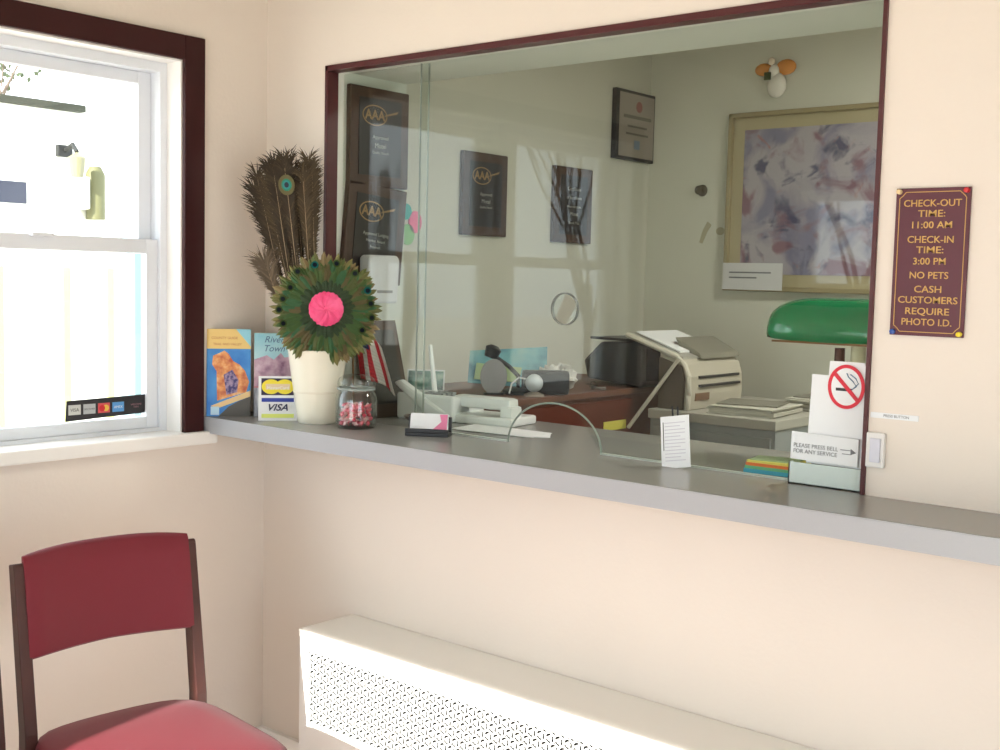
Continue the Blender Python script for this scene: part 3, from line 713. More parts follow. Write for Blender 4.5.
# jar of sweets
JX, JY = .468, -.062
jr = thing('glass_jar', 'round glass jar with lid half full of pink sweets beside the vase', 'jar', (JX, JY, H))
MB().lathe([(.0, 0), (.050, 0), (.055, .006), (.057, .02), (.057, .080), (.053, .092), (.048, .099), (.047, .106), (.045, .106), (.045, .099), (.050, .091), (.054, .080), (.054, .02), (.052, .010), (.0, .006)], 40).build('body', JARG, jr, smooth=True)
lid = MB().lathe([(.0, .1065), (.048, .1065), (.0515, .112), (.0515, .126), (.047, .136), (.036, .143), (.020, .146), (.0, .147)], 32).build('lid', JARG, jr, smooth=True)
MB().lathe([(.0485, .103), (.0525, .105), (.0530, .109), (.0505, .111)], 32, cap=False).build('rim_band', mat('jar_band', rgb(150, 160, 156), .25), lid, smooth=True)
rq = random.Random(3); first = None
pts = []
tries = 0
while len(pts) < 88 and tries < 6000:
    tries += 1
    r_ = math.sqrt(rq.random())*.043; a = rq.uniform(0, 6.283); lay = rq.choice([0, 1, 2, 3, 4])
    p = Vector((r_*math.cos(a), r_*math.sin(a), .0145+lay*.0115))
    if all((p-o_).length > .0108 for o_ in pts): pts.append(p)
SW = [mat('pink_sweet', rgb(238, 110, 130), .35), mat('red_sweet', rgb(210, 60, 84), .35), mat('pale_sweet', rgb(246, 196, 200), .35)]
sweets = []
for k in range(3):
    mb = MB(); mb.sphere((0, 0, 0), (.0062, .0062, .0048), 10)
    mb.prism([(.005, 0), (.0088, .0026), (.0088, -.0026)], -.001, .001).prism([(-.005, 0), (-.0088, -.0026), (-.0088, .0026)], -.001, .001)
    o = mb.build('wrapped_sweet', SW[k], None, smooth=True); sweets.append(o)
for i, p in enumerate(pts):
    o = sweets[i] if i < 3 else sweets[i % 3].copy()
    if i >= 3: COL.objects.link(o)
    o.location = (JX+p.x, JY+p.y, H+p.z); o.rotation_euler = (rq.uniform(-1, 1), rq.uniform(-1, 1), rq.uniform(0, 6))
    tag(o, 'pink wrapped sweet in the glass jar', 'sweet', 'wrapped sweets in the glass jar')

# business card holder in front of the glass
bh = thing('card_holder', 'low black holder with a stack of white and pink business cards', 'card holder', (.710, -.030, H), (0, 0, facing(.7, -.02, R(-14))))
MB().box((-.058, -.022, 0), (.058, .022, .010)).box((-.058, -.022, .010), (.058, -.017, .020)).box((-.058, .014, .010), (.058, .022, .050), m=T((0, 0, 0), (R(-3), 0, 0))).build('body', BLACK, bh, bevel=.0015)
cs = MB().box((-.050, -.013, .012), (.050, .006, .056), m=T((0, .006, 0), (R(-16), 0, 0))).build('business_cards', PAPER, bh)
MB().prism([(.012, .014), (.0498, .014), (.0498, .0545), (.028, .0545), (.034, .035)], -.0137, -.0131, m=T((0, .006, 0), (R(-16), 0, 0))).build('pink_print', mat('card_pink', rgb(226, 130, 168), .6), cs)

# small upright card against the glass
uc = thing('notice_card', 'small upright white printed card leaning on the counter glass', 'card', (1.443, .006, H), (R(-10), 0, R(2)))
MB().box((-.036, -.001, 0), (.036, .001, .118), m=T(rot=(0, R(-10), 0))).build('card', PAPER, uc)
ml = MB()
for i in range(12): ml.box((-.026, -.0016, .016+i*.0078), (.026-.012*(i % 3 == 1), -.001, .0178+i*.0078), m=T(rot=(0, R(-10), 0)))
ml.build('printed_lines', mat('pale_ink', rgb(206, 204, 214), .7), uc)
MB().box((-.030, -.0018, .04), (-.0285, -.001, .105), m=T(rot=(0, R(-10), 0))).build('black_bar', BLACK, uc)
MB().tube([(-.022, .002, .10), (-.030, .001, .138)], .0022, 6).tube([(-.010, .002, .10), (-.016, .001, .138)], .0022, 6).build('clip_prongs', BLACK, uc)

# acrylic sign holder + signs at the right end of the glass
wp = thing('white_backing_sheet', 'tall white sheet standing against the right end of the counter glass', 'sheet', (1.806, .034, H+.0))
MB().prism([(-.066, .045), (.062, .045), (.060, .232), (.052, .262), (-.022, .262), (-.024, .232), (-.060, .232)], 0, .003).build('paper', PAPER, wp)
ns = thing('no_smoking_sticker', 'round red and white no smoking sticker on the white sheet', 'sticker', (1.822, .0325, H+.211))
annulus(MB(), .0325, .0385, .0395, .0455, -.0012, 0).build('red_ring', mat('sign_red', rgb(214, 34, 56), .5), ns)
MB().prism(ring_pts(.0330, .039), -.0005, -.0001).build('white_disc', PAPER, ns)
MB().box((-.036, -.0022, -.004), (.036, -.0014, .004), m=T((0, 0, 0), (0, R(46), 0))).build('red_slash', mat('sign_red', rgb(214, 34, 56), .5), ns)
MB().box((-.022, -.0013, -.009), (.012, -.0006, -.003)).build('cigarette', BLACK, ns)
MB().tube([(.012, -.001, -.005), (.022, -.001, .002), (.014, -.001, .012), (.004, -.001, .020), (.0, -.001, .028)], .0012, 5).tube([(.016, -.001, -.002), (.026, -.001, .008), (.020, -.001, .018), (.008, -.001, .026)], .0012, 5).build('smoke', mat('smoke_blue', rgb(90, 120, 150), .5), ns)
bs = thing('bell_instruction_sign', 'white rectangular sign with two grey lines and an arrow by the doorbell', 'sign', (1.783, .029, H+.079))
MB().box((-.074, -.004, -.029), (.074, .0, .029), m=T(rot=(0, R(1), 0))).build('board', PAPER, bs, bevel=.0008)
text('lettering', 'PLEASE PRESS BELL\nFOR ANY SERVICE', .0120, GREYT, bs, (-.068, -.0045, -.004), UP, align='LEFT', depth=.0002)
MB().box((.036, -.0048, .002), (.062, -.0040, .0035)).prism([(.058, -.006), (.070, -.001), (.058, .0065)], -.0048, -.004).box((.040, -.0048, -.006), (.060, -.004, -.0046)).build('arrow', GREYT, bs)
cb_ = thing('acrylic_tray', 'shallow frosted acrylic box at the foot of the white sheet', 'tray', (1.790, .024, H), (0, 0, 0))
FROST = mat('frosted_acrylic', rgb(206, 220, 216), .3)
MB().box((-.080, -.008, 0), (.080, -.005, .046)).box((-.080, -.008, 0), (.080, .008, .003)).box((-.080, -.008, 0), (-.077, .008, .046)).box((.077, -.008, 0), (.080, .008, .046)).build('box', FROST, cb_)

# ------------------------------------------------------------ things on the counter behind the glass
PGOLD = mat('dull_gold', rgb(146, 118, 78), .5)
def plaque(label, loc, rot, w_, h, style=0, group=None, name='award_plaque'):
    t = thing(name, label, 'plaque', loc, rot, group)
    MB().box((-w_/2, -.018, -h/2), (w_/2, 0, h/2)).build('board', PWOOD, t, bevel=.003)
    pw, ph = w_*.36, h*.39
    pl = MB().box((-pw, -.0195, -ph), (pw, -.018, ph)).build('plate', PLATE, t)
    ex, ez = -.10*w_, h*.22
    em = MB()
    if style != 2:
        annulus(em, .16*w_+.008, .075*h+.005, .16*w_+.012, .075*h+.009, -.0203, -.0196, ex, ez, 28)
        em.build('emblem_oval', PGOLD, pl)
        text('emblem_letters', 'AAA', .165*w_, PGOLD, pl, (ex, -.0203, ez), UP, depth=.0003, bold=.0012)
        MB().prism([(ex+.18*w_, ez+.02*h), (ex+.40*w_, ez+.075*h), (ex+.38*w_, ez+.045*h), (ex+.16*w_, ez+.0)], -.0203, -.0196).build('swoosh', PGOLD, pl)
    rows_ = {0: [('Approved', .016, .0), ('Motel', .020, -.22), ('Quality Award', .011, -.40)], 1: [('Approved Lodging', .014, -.02), ('Member Award', .012, -.2), ('Presented', .010, -.36)], 2: [('Certificate', .020, .55), ('of Excellence', .018, .25), ('Presented to the', .013, -.05), ('Motel', .02, -.3), ('Thank You', .016, -.6)]}[style]
    for s_, sz, fz in rows_:
        text('lettering', s_, sz, SILVER, pl, (0, -.0203, fz*ph), UP, depth=.0003)
    return t
QF = R(90)
JX0 = XL+.008
plaque('dark wood award plaque, upper of the two on the left jamb', (JX0+.001, .186, H+.818), (0, 0, QF), .238, .284, 0)
plaque('dark wood award plaque hanging crooked below another on the left jamb', (JX0+.001, .173, H+.538), (0, R(5), QF), .238, .284, 1)
plaque('dark award plaque on the office wall between two others, with a gold emblem', (OX+.001, .865, H+.705), (0, 0, QF), .235, .285, 0)
plaque('dark award plaque with rows of white writing on the office wall', (OX+.001, 1.38, H+.70), (0, 0, QF), .24, .285, 2)
cf = thing('framed_certificate', 'pale framed certificate high in the corner of the office wall', 'certificate', (OX+.001, 1.79, H+1.035), (0, 0, QF))
MB().box((-.15, -.022, -.13), (.13, 0, .145)).build('frame', BLACK, cf, bevel=.002)
MB().box((-.128, -.0235, -.118), (.122, -.022, .133)).build('sheet', mat('cert_paper', rgb(150, 142, 132), .5), cf)
MB().prism(ring_pts(.022, .022, 20, .01, .085), -.0245, -.0236).build('red_seal', mat('cert_seal', rgb(140, 90, 86), .6), cf)
MB().box((-.10, -.0242, .035), (.10, -.0236, .048)).box((-.07, -.0242, .0), (.07, -.0236, .008)).box((-.08, -.0242, -.03), (.08, -.0236, -.022)).build('printed_lines', mat('cert_ink', rgb(108, 104, 96), .6), cf)
MB().box((-.02, -.0242, -.085), (.02, -.0236, -.05)).build('blue_stamp', mat('cert_blue', rgb(120, 134, 150), .6), cf)
# white dispenser on the jamb
ds = thing('wall_dispenser', 'small white rounded plastic box on the jamb in front of the crooked plaque', 'dispenser', (JX0+.021, .168, H+.385))
MB().prism([(-.060, -.05), (.055, -.05), (.062, .078), (.052, .090), (-.052, .090), (-.062, .080)], 0, .045, axis='x').build('case', mat('disp_white', rgb(224, 226, 230), .35), ds, bevel=.006)
MB().box((.045, -.03, -.02), (.048, .03, -.012)).build('slot', mat('slot_grey', rgb(150, 150, 150), .5), ds)
# paper flower
pf = thing('paper_flower', 'teal, pink and green paper flower cutout on the office wall', 'decoration', (OX+.001, .52, H+.585), (0, 0, QF))
for nm, cc, cx, cz, rx, rz in (('teal_petal', rgb(60, 176, 170), -.03, .040, .024, .026), ('pink_petal', rgb(240, 120, 160), .012, .008, .030, .036), ('green_petal', rgb(140, 196, 130), -.022, -.034, .030, .034)):
    MB().prism(ring_pts(rx, rz, 20, cx, cz), -.004, 0).build(nm, mat(nm, cc, .7), pf)

# standing plaque on the counter leaning on the jamb
sp = thing('standing_plaque', 'dark wood plaque standing on the counter leaning against the left jamb', 'plaque', (.352, .195, H), (0, R(-15), 0))
MB().box((-.016, -.075, 0), (0, .080, .292)).build('board', PWOOD, sp, bevel=.002)
MB().box((0, -.055, .04), (.002, .060, .262)).build('plate', PLATE, sp)
# flag
fl = thing('small_flag', 'small red and white striped flag on a stick behind the glass jar', 'flag', (.292, .092, H))
MB().tube([(-.0, 0, .0), (-.006, -.001, .275)], .003, 8).build('stick', mat('flag_stick', rgb(150, 110, 70), .5), fl)
MB().lathe([(.0, 0), (.022, 0), (.020, .008), (.005, .014), (.0, .014)], 20).build('base', BLACK, fl, smooth=True)
def flag_cloth():
    # cloth hanging diagonally from the stick, stripes running down its length
    n, m_ = 26, 14; wh = MB(); rd = MB(); bl = MB()
    dirn = Vector((.62, .30, 0)).normalized()
    def P(u, v):
        # u across (away from stick) 0..1, v down 0..1
        x = Vector((-.006, -.002, .262))+dirn*(.004+.115*u*(.75+.25*v)+.02*v)+Vector((0, 0, -1))*(.150*v*(1-.08*u)+.055*u*u)
        x += Vector((-dirn.y, dirn.x, 0))*(.010*math.sin(u*9+v*2)*(.3+v))
        return x
    for i in range(n):
        for j in range(m_):
            u0, u1, v0, v1 = i/n, (i+1)/n, j/m_, (j+1)/m_
            s_ = int(i/n*6)
            tgt = bl if (v0 < .35 and u0 < .45) else (rd if s_ % 2 == 0 else wh)
            tgt.poly([P(u0, v0), P(u1, v0), P(u1, v1), P(u0, v1)])
    for mb, nm, cc in ((rd, 'red_stripes', rgb(206, 30, 50)), (wh, 'white_stripes', rgb(236, 228, 224)), (bl, 'blue_canton', rgb(30, 44, 110))):
        o = mb.build(nm, mat(nm, cc, .7), fl, smooth=True)
        md = o.modifiers.new('t', 'SOLIDIFY'); md.thickness = .0008
flag_cloth()
# metal dish
MDI = thing('metal_dish', 'small dull metal dish behind the glass beside the jar', 'dish', (.520, .135, H))
MB().lathe([(.0, 0), (.022, 0), (.040, .016), (.046, .022), (.045, .024), (.036, .016), (.0, .006)], 28).build('bowl', mat('pewter', rgb(120, 112, 104), .35, metal=.6), MDI, smooth=True)
# telephone
ph = thing('desk_telephone', 'white desk telephone with raised antenna behind the glass', 'telephone', (.560, .300, H), (0, 0, R(8)))
PH = mat('phone_white', rgb(236, 240, 238), .3); ph.scale = (1, 1, 1.25)
MB().prism([(-.085, 0), (.085, 0), (.085, .030), (.06, .040), (-.085, .062)], -.20, .0, axis='x', m=T(rot=(0, 0, 0))).build('base_unit', PH, ph, bevel=.006)
hs = MB().box((-.03, -.045, .034), (.165, .010, .062), bev=.012).box((-.04, -.050, .012), (.0, .012, .045), bev=.01).box((.135, -.050, .012), (.175, .012, .045), bev=.01)
hs.build('handset', PH, ph, smooth=True)
MB().box((-.045, -.07, 0), (.185, .075, .020), bev=.006).build('charging_cradle', PH, ph)
MB().prism([(-.21, .083), (-.185, .092), (-.02, .022), (-.05, .004), (-.08, .006)], -.093, -.065, axis='y').build('side_arm', PH, ph, bevel=.008)
MB().tube([(-.135, .02, .05), (-.158, .022, .170)], .0085, 10, r2=.0062).build('antenna', PH, ph, smooth=True)
kp = MB()
for i in range(4):
    for j in range(3): kp.box((-.15+j*.028, -.05+i*.026, .045-.006*(i < 2)), (-.132+j*.028, -.034+i*.026, .060-.004*i*0))
kp.build('keypad', mat('key_grey', rgb(150, 156, 154), .5), ph)
# papers on counter
pp = thing('loose_papers', 'loose white papers lying on the counter just behind the arch', 'papers', (.80, .19, H), (0, 0, R(4)))
MB().prism([(-.15, -.06), (.10, -.055), (.15, -.02), (.10, .06), (-.16, .07)], .0005, .002, axis='z').build('sheet', PAPER, pp)
MB().prism([(-.12, -.075), (.12, -.06), (.11, .05), (-.13, .04)], .002, .0032, axis='z').build('sheet', PAPER, pp)
ph2 = thing('leaning_photo', 'small teal toned photograph propped behind the telephone', 'photograph', (.262, .425, H+.0), (R(-12), 0, R(35)))
MB().box((-.06, 0, 0), (.06, .004, .125)).build('card', PAPER, ph2)
MB().box((-.056, -.001, .06), (.056, 0, .12)).build('print', ramp_mat('teal_print', [(.35, rgb(50, 80, 76)), (.5, rgb(110, 150, 142)), (.65, rgb(170, 196, 186))], 25), ph2)
# note block
nb = thing('note_block', 'block of blue, green, orange and yellow note paper at the right behind the glass', 'note block', (1.632, .118, H), (0, 0, R(3)))
for z0, z1, cc, nm in ((0, .009, rgb(70, 170, 206), 'blue'), (.009, .016, rgb(110, 190, 140), 'green'), (.016, .023, rgb(240, 120, 60), 'orange'), (.023, .028, rgb(240, 224, 110), 'yellow')):
    o = MB().box((-.060+z0*.3, -.040, z0), (.062, .045, z1)).build('sheets', mat('note_'+nm, cc, .7), nb); o['label'] = nm+' paper sheets'
MB().box((-.052, -.03, .028), (.05, .04, .030), m=T(rot=(0, 0, R(8)))).build('top_card', mat('note_top', rgb(170, 190, 150), .7), nb)
# banker's lamp
bl = thing('bankers_lamp', 'green glass bankers lamp on the counter behind the right end of the glass', 'lamp', (1.645, .395, H))
SHADE = mat('green_lamp_glass', rgb(6, 128, 78), .18, coat=.5)
mb = MB(); bm = mb.bm; NX, NA = 24, 14; grid = []
for i in range(NX+1):
    u = -1+2*i/NX; ex_ = (1-abs(u)**3.2)**.5 if abs(u) < 1 else .0
    row = []
    for j in range(NA+1):
        a = R(-12)+R(204)*j/NA
        rr_ = .35+.65*ex_
        row.append(bm.verts.new((.180*u, -math.cos(a)*.078*rr_, math.sin(a)*.086*rr_)))
    grid.append(row)
for i in range(NX):
    for j in range(NA): bm.faces.new((grid[i][j], grid[i+1][j], grid[i+1][j+1], grid[i][j+1]))
bm.faces.new(grid[0]); bm.faces.new(grid[-1][::-1])
o = mb.build('shade', SHADE, bl, loc=(0, 0, .302), smooth=True)
md = o.modifiers.new('t', 'SOLIDIFY'); md.thickness = .004
MB().box((-.140, -.076, 0), (.150, -.073, .005)).build('shade_rim', mat('brass_rim', rgb(120, 84, 50), .4, metal=.5), bl, loc=(0, 0, .280))
MB().lathe([(.0, 0), (.055, 0), (.055, .010), (.06, .018), (.018, .026), (.012, .05), (.014, .10), (.018, .14), (.012, .18), (.012, .27), (.0, .27)], 28).build('stem', mat('brown_brass', rgb(84, 34, 26), .4, metal=.3), bl, smooth=True)
MB().lathe([(.0, 0), (.017, 0), (.017, .10), (.0, .10)], 16, m=T((.050, -.01, .19))).build('bulb', mat('bulb_cream', rgb(216, 204, 170), .4), bl, smooth=True)

# ------------------------------------------------------------ the office
PIC = thing('framed_picture', 'large gold framed watercolour of grey and pink blossoms on the office back wall', 'picture', (.860, OY-.001, H+.735))
PW, PHH = .376, .345
fr = MB()
for a, b in (((-PW, -.03, -PHH), (-PW+.018, 0, PHH)), ((PW-.018, -.03, -PHH), (PW, 0, PHH)), ((-PW, -.03, PHH-.018), (PW, 0, PHH)), ((-PW, -.03, -PHH), (PW, 0, -PHH+.018))): fr.box(a, b)
fr.build('frame', mat('gilt_frame', rgb(150, 138, 104), .5), PIC, bevel=.003)
MB().box((-PW+.018, -.012, -PHH+.018), (PW-.018, -.006, PHH-.018)).build('mount', mat('gold_mount', rgb(170, 160, 128), .7), PIC)
def art():
    m = bpy.data.materials.new('watercolour'); m.use_nodes = True; nt = m.node_tree; b = nt.nodes['Principled BSDF']; L = nt.links
    tc = nt.nodes.new('ShaderNodeTexCoord')
    def layer(scale, c_lo, c_hi, p0, p1, off, prev=None, col=None):
        mp = nt.nodes.new('ShaderNodeMapping'); mp.inputs['Location'].default_value = off; L.new(tc.outputs['Object'], mp.inputs[0])
        n = nt.nodes.new('ShaderNodeTexNoise'); n.inputs['Scale'].default_value = scale; n.inputs['Detail'].default_value = 6; n.inputs['Distortion'].default_value = .8; L.new(mp.outputs[0], n.inputs['Vector'])
        cr = nt.nodes.new('ShaderNodeValToRGB'); cr.color_ramp.elements[0].position = p0; cr.color_ramp.elements[1].position = p1
        cr.color_ramp.elements[0].color = (0, 0, 0, 1); cr.color_ramp.elements[1].color = (1, 1, 1, 1); L.new(n.outputs['Fac'], cr.inputs[0])
        mx = nt.nodes.new('ShaderNodeMix'); mx.data_type = 'RGBA'; L.new(cr.outputs[0], mx.inputs['Factor'])
        if prev is None: mx.inputs['A'].default_value = c_lo
        else: L.new(prev, mx.inputs['A'])
        mx.inputs['B'].default_value = c_hi
        return mx.outputs['Result']
    a = layer(5, rgb(164, 158, 164), rgb(122, 120, 142), .46, .60, (0, 0, 0))
    a = layer(7, None, rgb(130, 100, 112), .52, .62, (3, 1, 2), a)
    a = layer(9, None, rgb(84, 84, 108), .57, .66, (7, 2, 5), a)
    a = layer(12, None, rgb(160, 104, 96), .64, .74, (1, 9, 4), a)
    L.new(a, b.inputs['Base Color']); b.inputs['Roughness'].default_value = .5
    return m
MB().box((-PW+.066, -.014, -PHH+.066), (PW-.066, -.0125, PHH-.066)).build('painting', art(), PIC)
nt_ = thing('white_note', 'white note tucked into the lower left corner of the gold picture frame', 'note', (.615, OY-.032, H+.447))
MB().box((-.128, -.002, -.052), (.128, 0, .052)).build('paper', mat('note_dull', rgb(206, 206, 206), .7), nt_)
MB().box((-.10, -.0026, .012), (.08, -.002, .018)).box((-.10, -.0026, -.008), (.02, -.002, -.002)).build('printed_lines', GREYT, nt_)
an = thing('angel_ornament', 'small ornament with orange wings and white body high on the office wall', 'ornament', (.668, OY-.002, H+1.205))
OR = mat('orange_wing', rgb(214, 140, 62), .6)
MB().sphere((-.050, -.012, .035), (.036, .012, .024), 14).build('wing', OR, an, smooth=True)
MB().sphere((.044, -.012, .036), (.042, .014, .030), 14).build('wing', OR, an, smooth=True)
MB().sphere((.012, -.02, -.030), (.040, .022, .048), 16).sphere((.0, -.022, .02), (.022, .018, .03), 12).build('body', mat('angel_white', rgb(230, 226, 216), .5), an, smooth=True)
MB().sphere((-.012, -.022, .062), (.014, .013, .016), 12).build('head', mat('angel_head', rgb(222, 208, 188), .5), an, smooth=True)
MB().box((-.030, -.045, -.010), (-.004, -.038, .018)).build('book', mat('olive_book', rgb(66, 76, 40), .6), an)
hk = thing('wall_hook', 'small dark round hook on the office back wall left of the picture', 'hook', (.361, OY-.001, H+.788))
MB().lathe([(.0, 0), (.024, 0), (.022, .006), (.010, .012), (.010, .022), (.018, .030), (.0, .036)], 18, m=T(rot=(R(90), 0, 0))).build('knob', mat('hook_dark', rgb(78, 74, 58), .5), hk, smooth=True)
sm = thing('wall_marks', 'faint brown scuff marks on the office wall beside the picture', 'stain', (.39, OY-.0005, H+.63))  # thin brownish patches drawn on the back wall
MB().prism([(-.035, -.05), (-.02, -.055), (.0, -.01), (.02, .02), (.0, .035), (-.02, .0)], -.001, 0).prism(ring_pts(.02, .016, 14, .06, -.005), -.001, 0).build('mark', mat('drab', rgb(172, 166, 142), .8), sm)

# wooden cabinet along the left office wall
wc = thing('wooden_cabinet', 'brown wooden cabinet along the office wall behind the counter', 'cabinet', (OX+.003, .455, 0))
CW = mat('cabinet_wood', rgb(104, 60, 42), .5, vary=.15, vscale=6)
MB().box((0, 0, 0), (.49, .97, H+.035)).build('body', CW, wc)
MB().box((-.0, -.0, H+.035), (.505, .98, H+.055), bev=.003).build('top', mat('cabinet_top', rgb(112, 72, 52), .5), wc)
MB().box((.49, .02, H-.24), (.5, .64, H+.02)).build('drawer', mat('cabinet_drawer', rgb(96, 46, 32), .5, vary=.15), wc)
MB().box((.5, .47, H-.08), (.503, .60, H-.05)).build('yellow_label', mat('label_yellow', rgb(220, 214, 90), .6), wc)
CT = H+.056
# monitor
mo = thing('computer_monitor', 'dark computer monitor on the wooden cabinet beside the printer', 'monitor', (.500, 1.21, CT), (0, 0, R(-8))); mo.scale = (1, 1, .8)
MS = mat('monitor_shell', rgb(60, 62, 66), .5)
MB().prism([(-.10, .02), (.15, .0), (.16, .02), (.16, .185), (.13, .20), (-.04, .185), (-.12, .10)], -.10, .10).build('shell', MS, mo, bevel=.01)
MB().box((-.09, -.10, .194), (.15, .11, .206), bev=.004).build('top_tray', BLACK, mo)
MB().box((.160, -.085, .03), (.164, .085, .17)).build('screen', mat('screen_dark', rgb(44, 50, 58), .15), mo)
# teal brochures
tb = thing('teal_booklets', 'fanned teal and blue booklets propped on the wooden cabinet', 'booklets', (.36, .70, CT), (R(-20), 0, R(48)))
MB().prism([(-.12, .02), (.14, .0), (.15, .145), (-.11, .128)], 0, .006).build('booklet', ramp_mat('teal_cover', [(.3, rgb(60, 120, 140)), (.5, rgb(120, 180, 190)), (.7, rgb(160, 200, 190))], 10), tb)
MB().prism([(-.10, .03), (.05, .02), (.06, .07), (-.09, .085)], -.006, -.001).build('booklet', mat('lime_cover', rgb(176, 200, 150), .6), tb)
# black desk lamp arm
dl = thing('black_desk_lamp', 'black bent arm desk lamp beside the teal booklets on the cabinet', 'lamp', (.50, .60, CT), (0, 0, R(40)))
MB().lathe([(.0, 0), (.05, 0), (.05, .012), (.012, .02), (.0, .02)], 20).build('base', BLACK, dl, smooth=True)
MB().tube([(0, 0, .015), (.0, 0, .055), (-.03, .0, .085), (-.09, .0, .125)], .007, 8).build('arm', BLACK, dl, smooth=True)
MB().lathe([(.0, 0), (.020, 0), (.026, .03), (.012, .04), (.0, .04)], 16, m=T((-.09, 0, .112), (0, R(20), 0))).build('head', BLACK, dl, smooth=True)
MB().box((.01, -.02, .0), (.16, .035, .075), bev=.012).build('holder', BLACK, dl)
# grey desk plate
gm = thing('round_mirror', 'small grey oval hand mirror standing on the cabinet by the telephone', 'mirror', (.47, .515, CT), (0, 0, R(50)))
MB().prism(ring_pts(.042, .055, 28, 0, .056), -.003, .003).build('disc', mat('grey_disc', rgb(140, 136, 136), .3), gm)
MB().box((-.03, -.012, 0), (.03, .012, .006)).build('foot', BLACK, gm)
# white ball webcam
wb = thing('white_ball_camera', 'white ball shaped desk camera on a small stand on the cabinet', 'camera', (.575, .585, CT))
MB().sphere((0, 0, .040), .028, 20).build('ball', mat('ball_white', rgb(206, 214, 220), .3), wb, smooth=True)
MB().lathe([(.0, 0), (.032, 0), (.03, .006), (.008, .014), (.0, .014)], 20).build('stand', mat('ball_stand', rgb(150, 140, 128), .4), wb, smooth=True)
MB().tube([(-.02, 0, .05), (-.045, -.02, .055), (-.065, -.03, .035), (-.07, -.035, .004)], .003, 6).build('cable', PAPER, wb, smooth=True)
# crumpled tissue
ts = thing('crumpled_tissue', 'crumpled white tissue on the cabinet beside the ball camera', 'tissue', (.530, .76, CT))
mb = MB(); mb.sphere((0, 0, .042), (.070, .058, .042), 22)
nr = random.Random(9)
for v in mb.bm.verts: v.co *= 1+nr.uniform(-.16, .16) if v.co.z > .01 else 1
mb.build('tissue', mat('tissue_white', rgb(206, 204, 198), .8), ts)
ky = thing('bunch_of_keys', 'shiny bunch of keys lying on the cabinet left of the monitor', 'keys', (.575, .90, CT))
kb = MB(); annulus(kb, .012, .012, .015, .015, -.001, .001, 0, .016, 20); kb.build('ring', CHROME, ky)
for i in range(4): MB().box((-.004, 0, 0), (.004, .045, .003), m=T((0, 0, .003+i*.004), (0, 0, R(-70+i*45)))).sphere((0, 0, 0), (.010, .010, .002), 10, m=T((0, 0, .004+i*.004))).build('key', CHROME, ky)

# grey filing cabinets with the printer
gc = thing('grey_filing_cabinet', 'grey metal filing cabinet carrying the printer in the office', 'cabinet', (.70, 1.05, 0))
GR = mat('filing_grey', rgb(150, 156, 156), .5)
MB().box((0, .01, 0), (.455, .66, H-.035)).build('body', GR, gc)
MB().box((-.005, 0, H-.035), (.46, .67, H-.004)).build('top', mat('filing_top', rgb(176, 174, 164), .45), gc, bevel=.002)
for i in range(3): 
    dd = MB().box((.012, .0, H-.30-i*.30), (.443, .01, H-.06-i*.30)).build('drawer', GR, gc)
    MB().box((.18, -.015, H-.15-i*.30), (.28, 0, H-.135-i*.30)).build('handle', CHROME, dd)
g2_ = thing('low_grey_desk', 'low grey desk top right of the filing cabinet in the office', 'desk', (1.175, 1.02, 0))
MB().box((0, 0, H-.16), (1.5, .85, H-.13)).build('top', mat('desk_grey', rgb(150, 152, 146), .5), g2_)
MB().box((0, .02, 0), (.03, .83, H-.16)).box((1.47, .02, 0), (1.5, .83, H-.16)).box((.03, .78, .3), (1.47, .80, H-.16)).build('frame', GR, g2_)
PT = H-.003
pr = thing('office_printer', 'pale grey office printer with raised paper tray on the filing cabinet', 'printer', (.825, 1.085, PT))
PB = mat('printer_body', rgb(186, 180, 164), .5); PD = mat('printer_dark', rgb(84, 76, 66), .5)
prof = [(-.12, 0), (.0, 0), (.004, .05), (.002, .11), (-.012, .150), (-.04, .175), (-.12, .20), (-.12, .15)]
MB().prism(prof, .012, .36).build('body', PB, pr, bevel=.004)
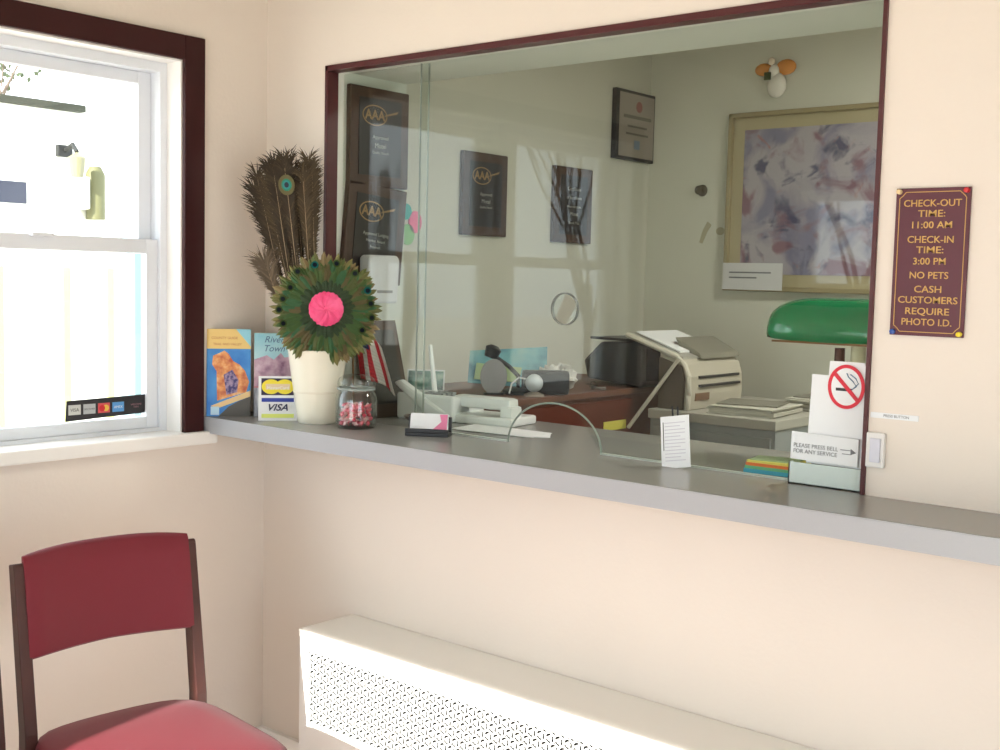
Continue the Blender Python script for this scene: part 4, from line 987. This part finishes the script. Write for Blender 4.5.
MB().prism([(-.115, .0), (-.022, .0), (-.018, .10), (-.03, .145), (-.115, .17)], .0, .013).build('side_panel', PD, pr)
rim = [(-.004, 0), (0, .05), (-.002, .11), (-.018, .148), (-.05, .175), (-.25, .238)]
MB().tube([(x, .006, z) for x, z in rim], .009, 8).build('side_rim', mat('printer_rim', rgb(206, 202, 188), .5), pr, smooth=True)
MB().prism([(-.03, .175), (-.25, .245), (-.25, .238), (-.03, .165)], .01, .35).build('paper_tray', mat('tray_grey', rgb(176, 174, 164), .4), pr)
MB().prism([(-.06, .192), (-.235, .250), (-.235, .246), (-.06, .186)], .04, .30).build('paper', PAPER, pr)
MB().prism([(-.01, .165), (-.10, .20), (-.12, .235), (-.02, .185)], .10, .36).build('lid', mat('printer_lid', rgb(128, 126, 112), .5), pr, bevel=.004)
MB().box((.002, .06, .103), (.007, .33, .112)).box((.002, .06, .075), (.012, .33, .083)).build('paper_slot', BLACK, pr)
MB().box((.002, .04, .03), (.006, .13, .055)).build('control_panel', mat('panel_brown', rgb(120, 92, 72), .5), pr)
MB().tube([(-.030, -.012, .172), (-.19, -.060, -.070)], .0065, 8).build('tray_support', mat('printer_rim', rgb(206, 202, 188), .5), pr)
# paper stacks on filing cabinet
for (x, y, sx, sy, h_, rz, lab) in ((1.00, 1.22, .11, .13, .028, 6, 'stack of white papers on the filing cabinet beside the printer'), (1.09, 1.50, .065, .10, .040, -8, 'taller stack of papers at the back of the filing cabinet')):
    t = thing('paper_stack', lab, 'papers', (x, y, PT), (0, 0, R(rz)))
    mb = MB(); r9 = random.Random(int(x*100))
    for k in range(int(h_/.004)):
        dx, dy = r9.uniform(-.006, .006), r9.uniform(-.006, .006)
        mb.box((-sx+dx, -sy+dy, k*.004), (sx+dx, sy+dy, k*.004+.0032))
    mb.build('sheets', mat('paper_dull', rgb(200, 198, 186), .8), t)
    MB().box((-sx, -sy*.6, h_), (sx*.8, sy*.9, h_+.004), m=T(rot=(0, 0, R(9)))).build('top_folder', mat('folder_grey', rgb(130, 128, 116), .7), t)
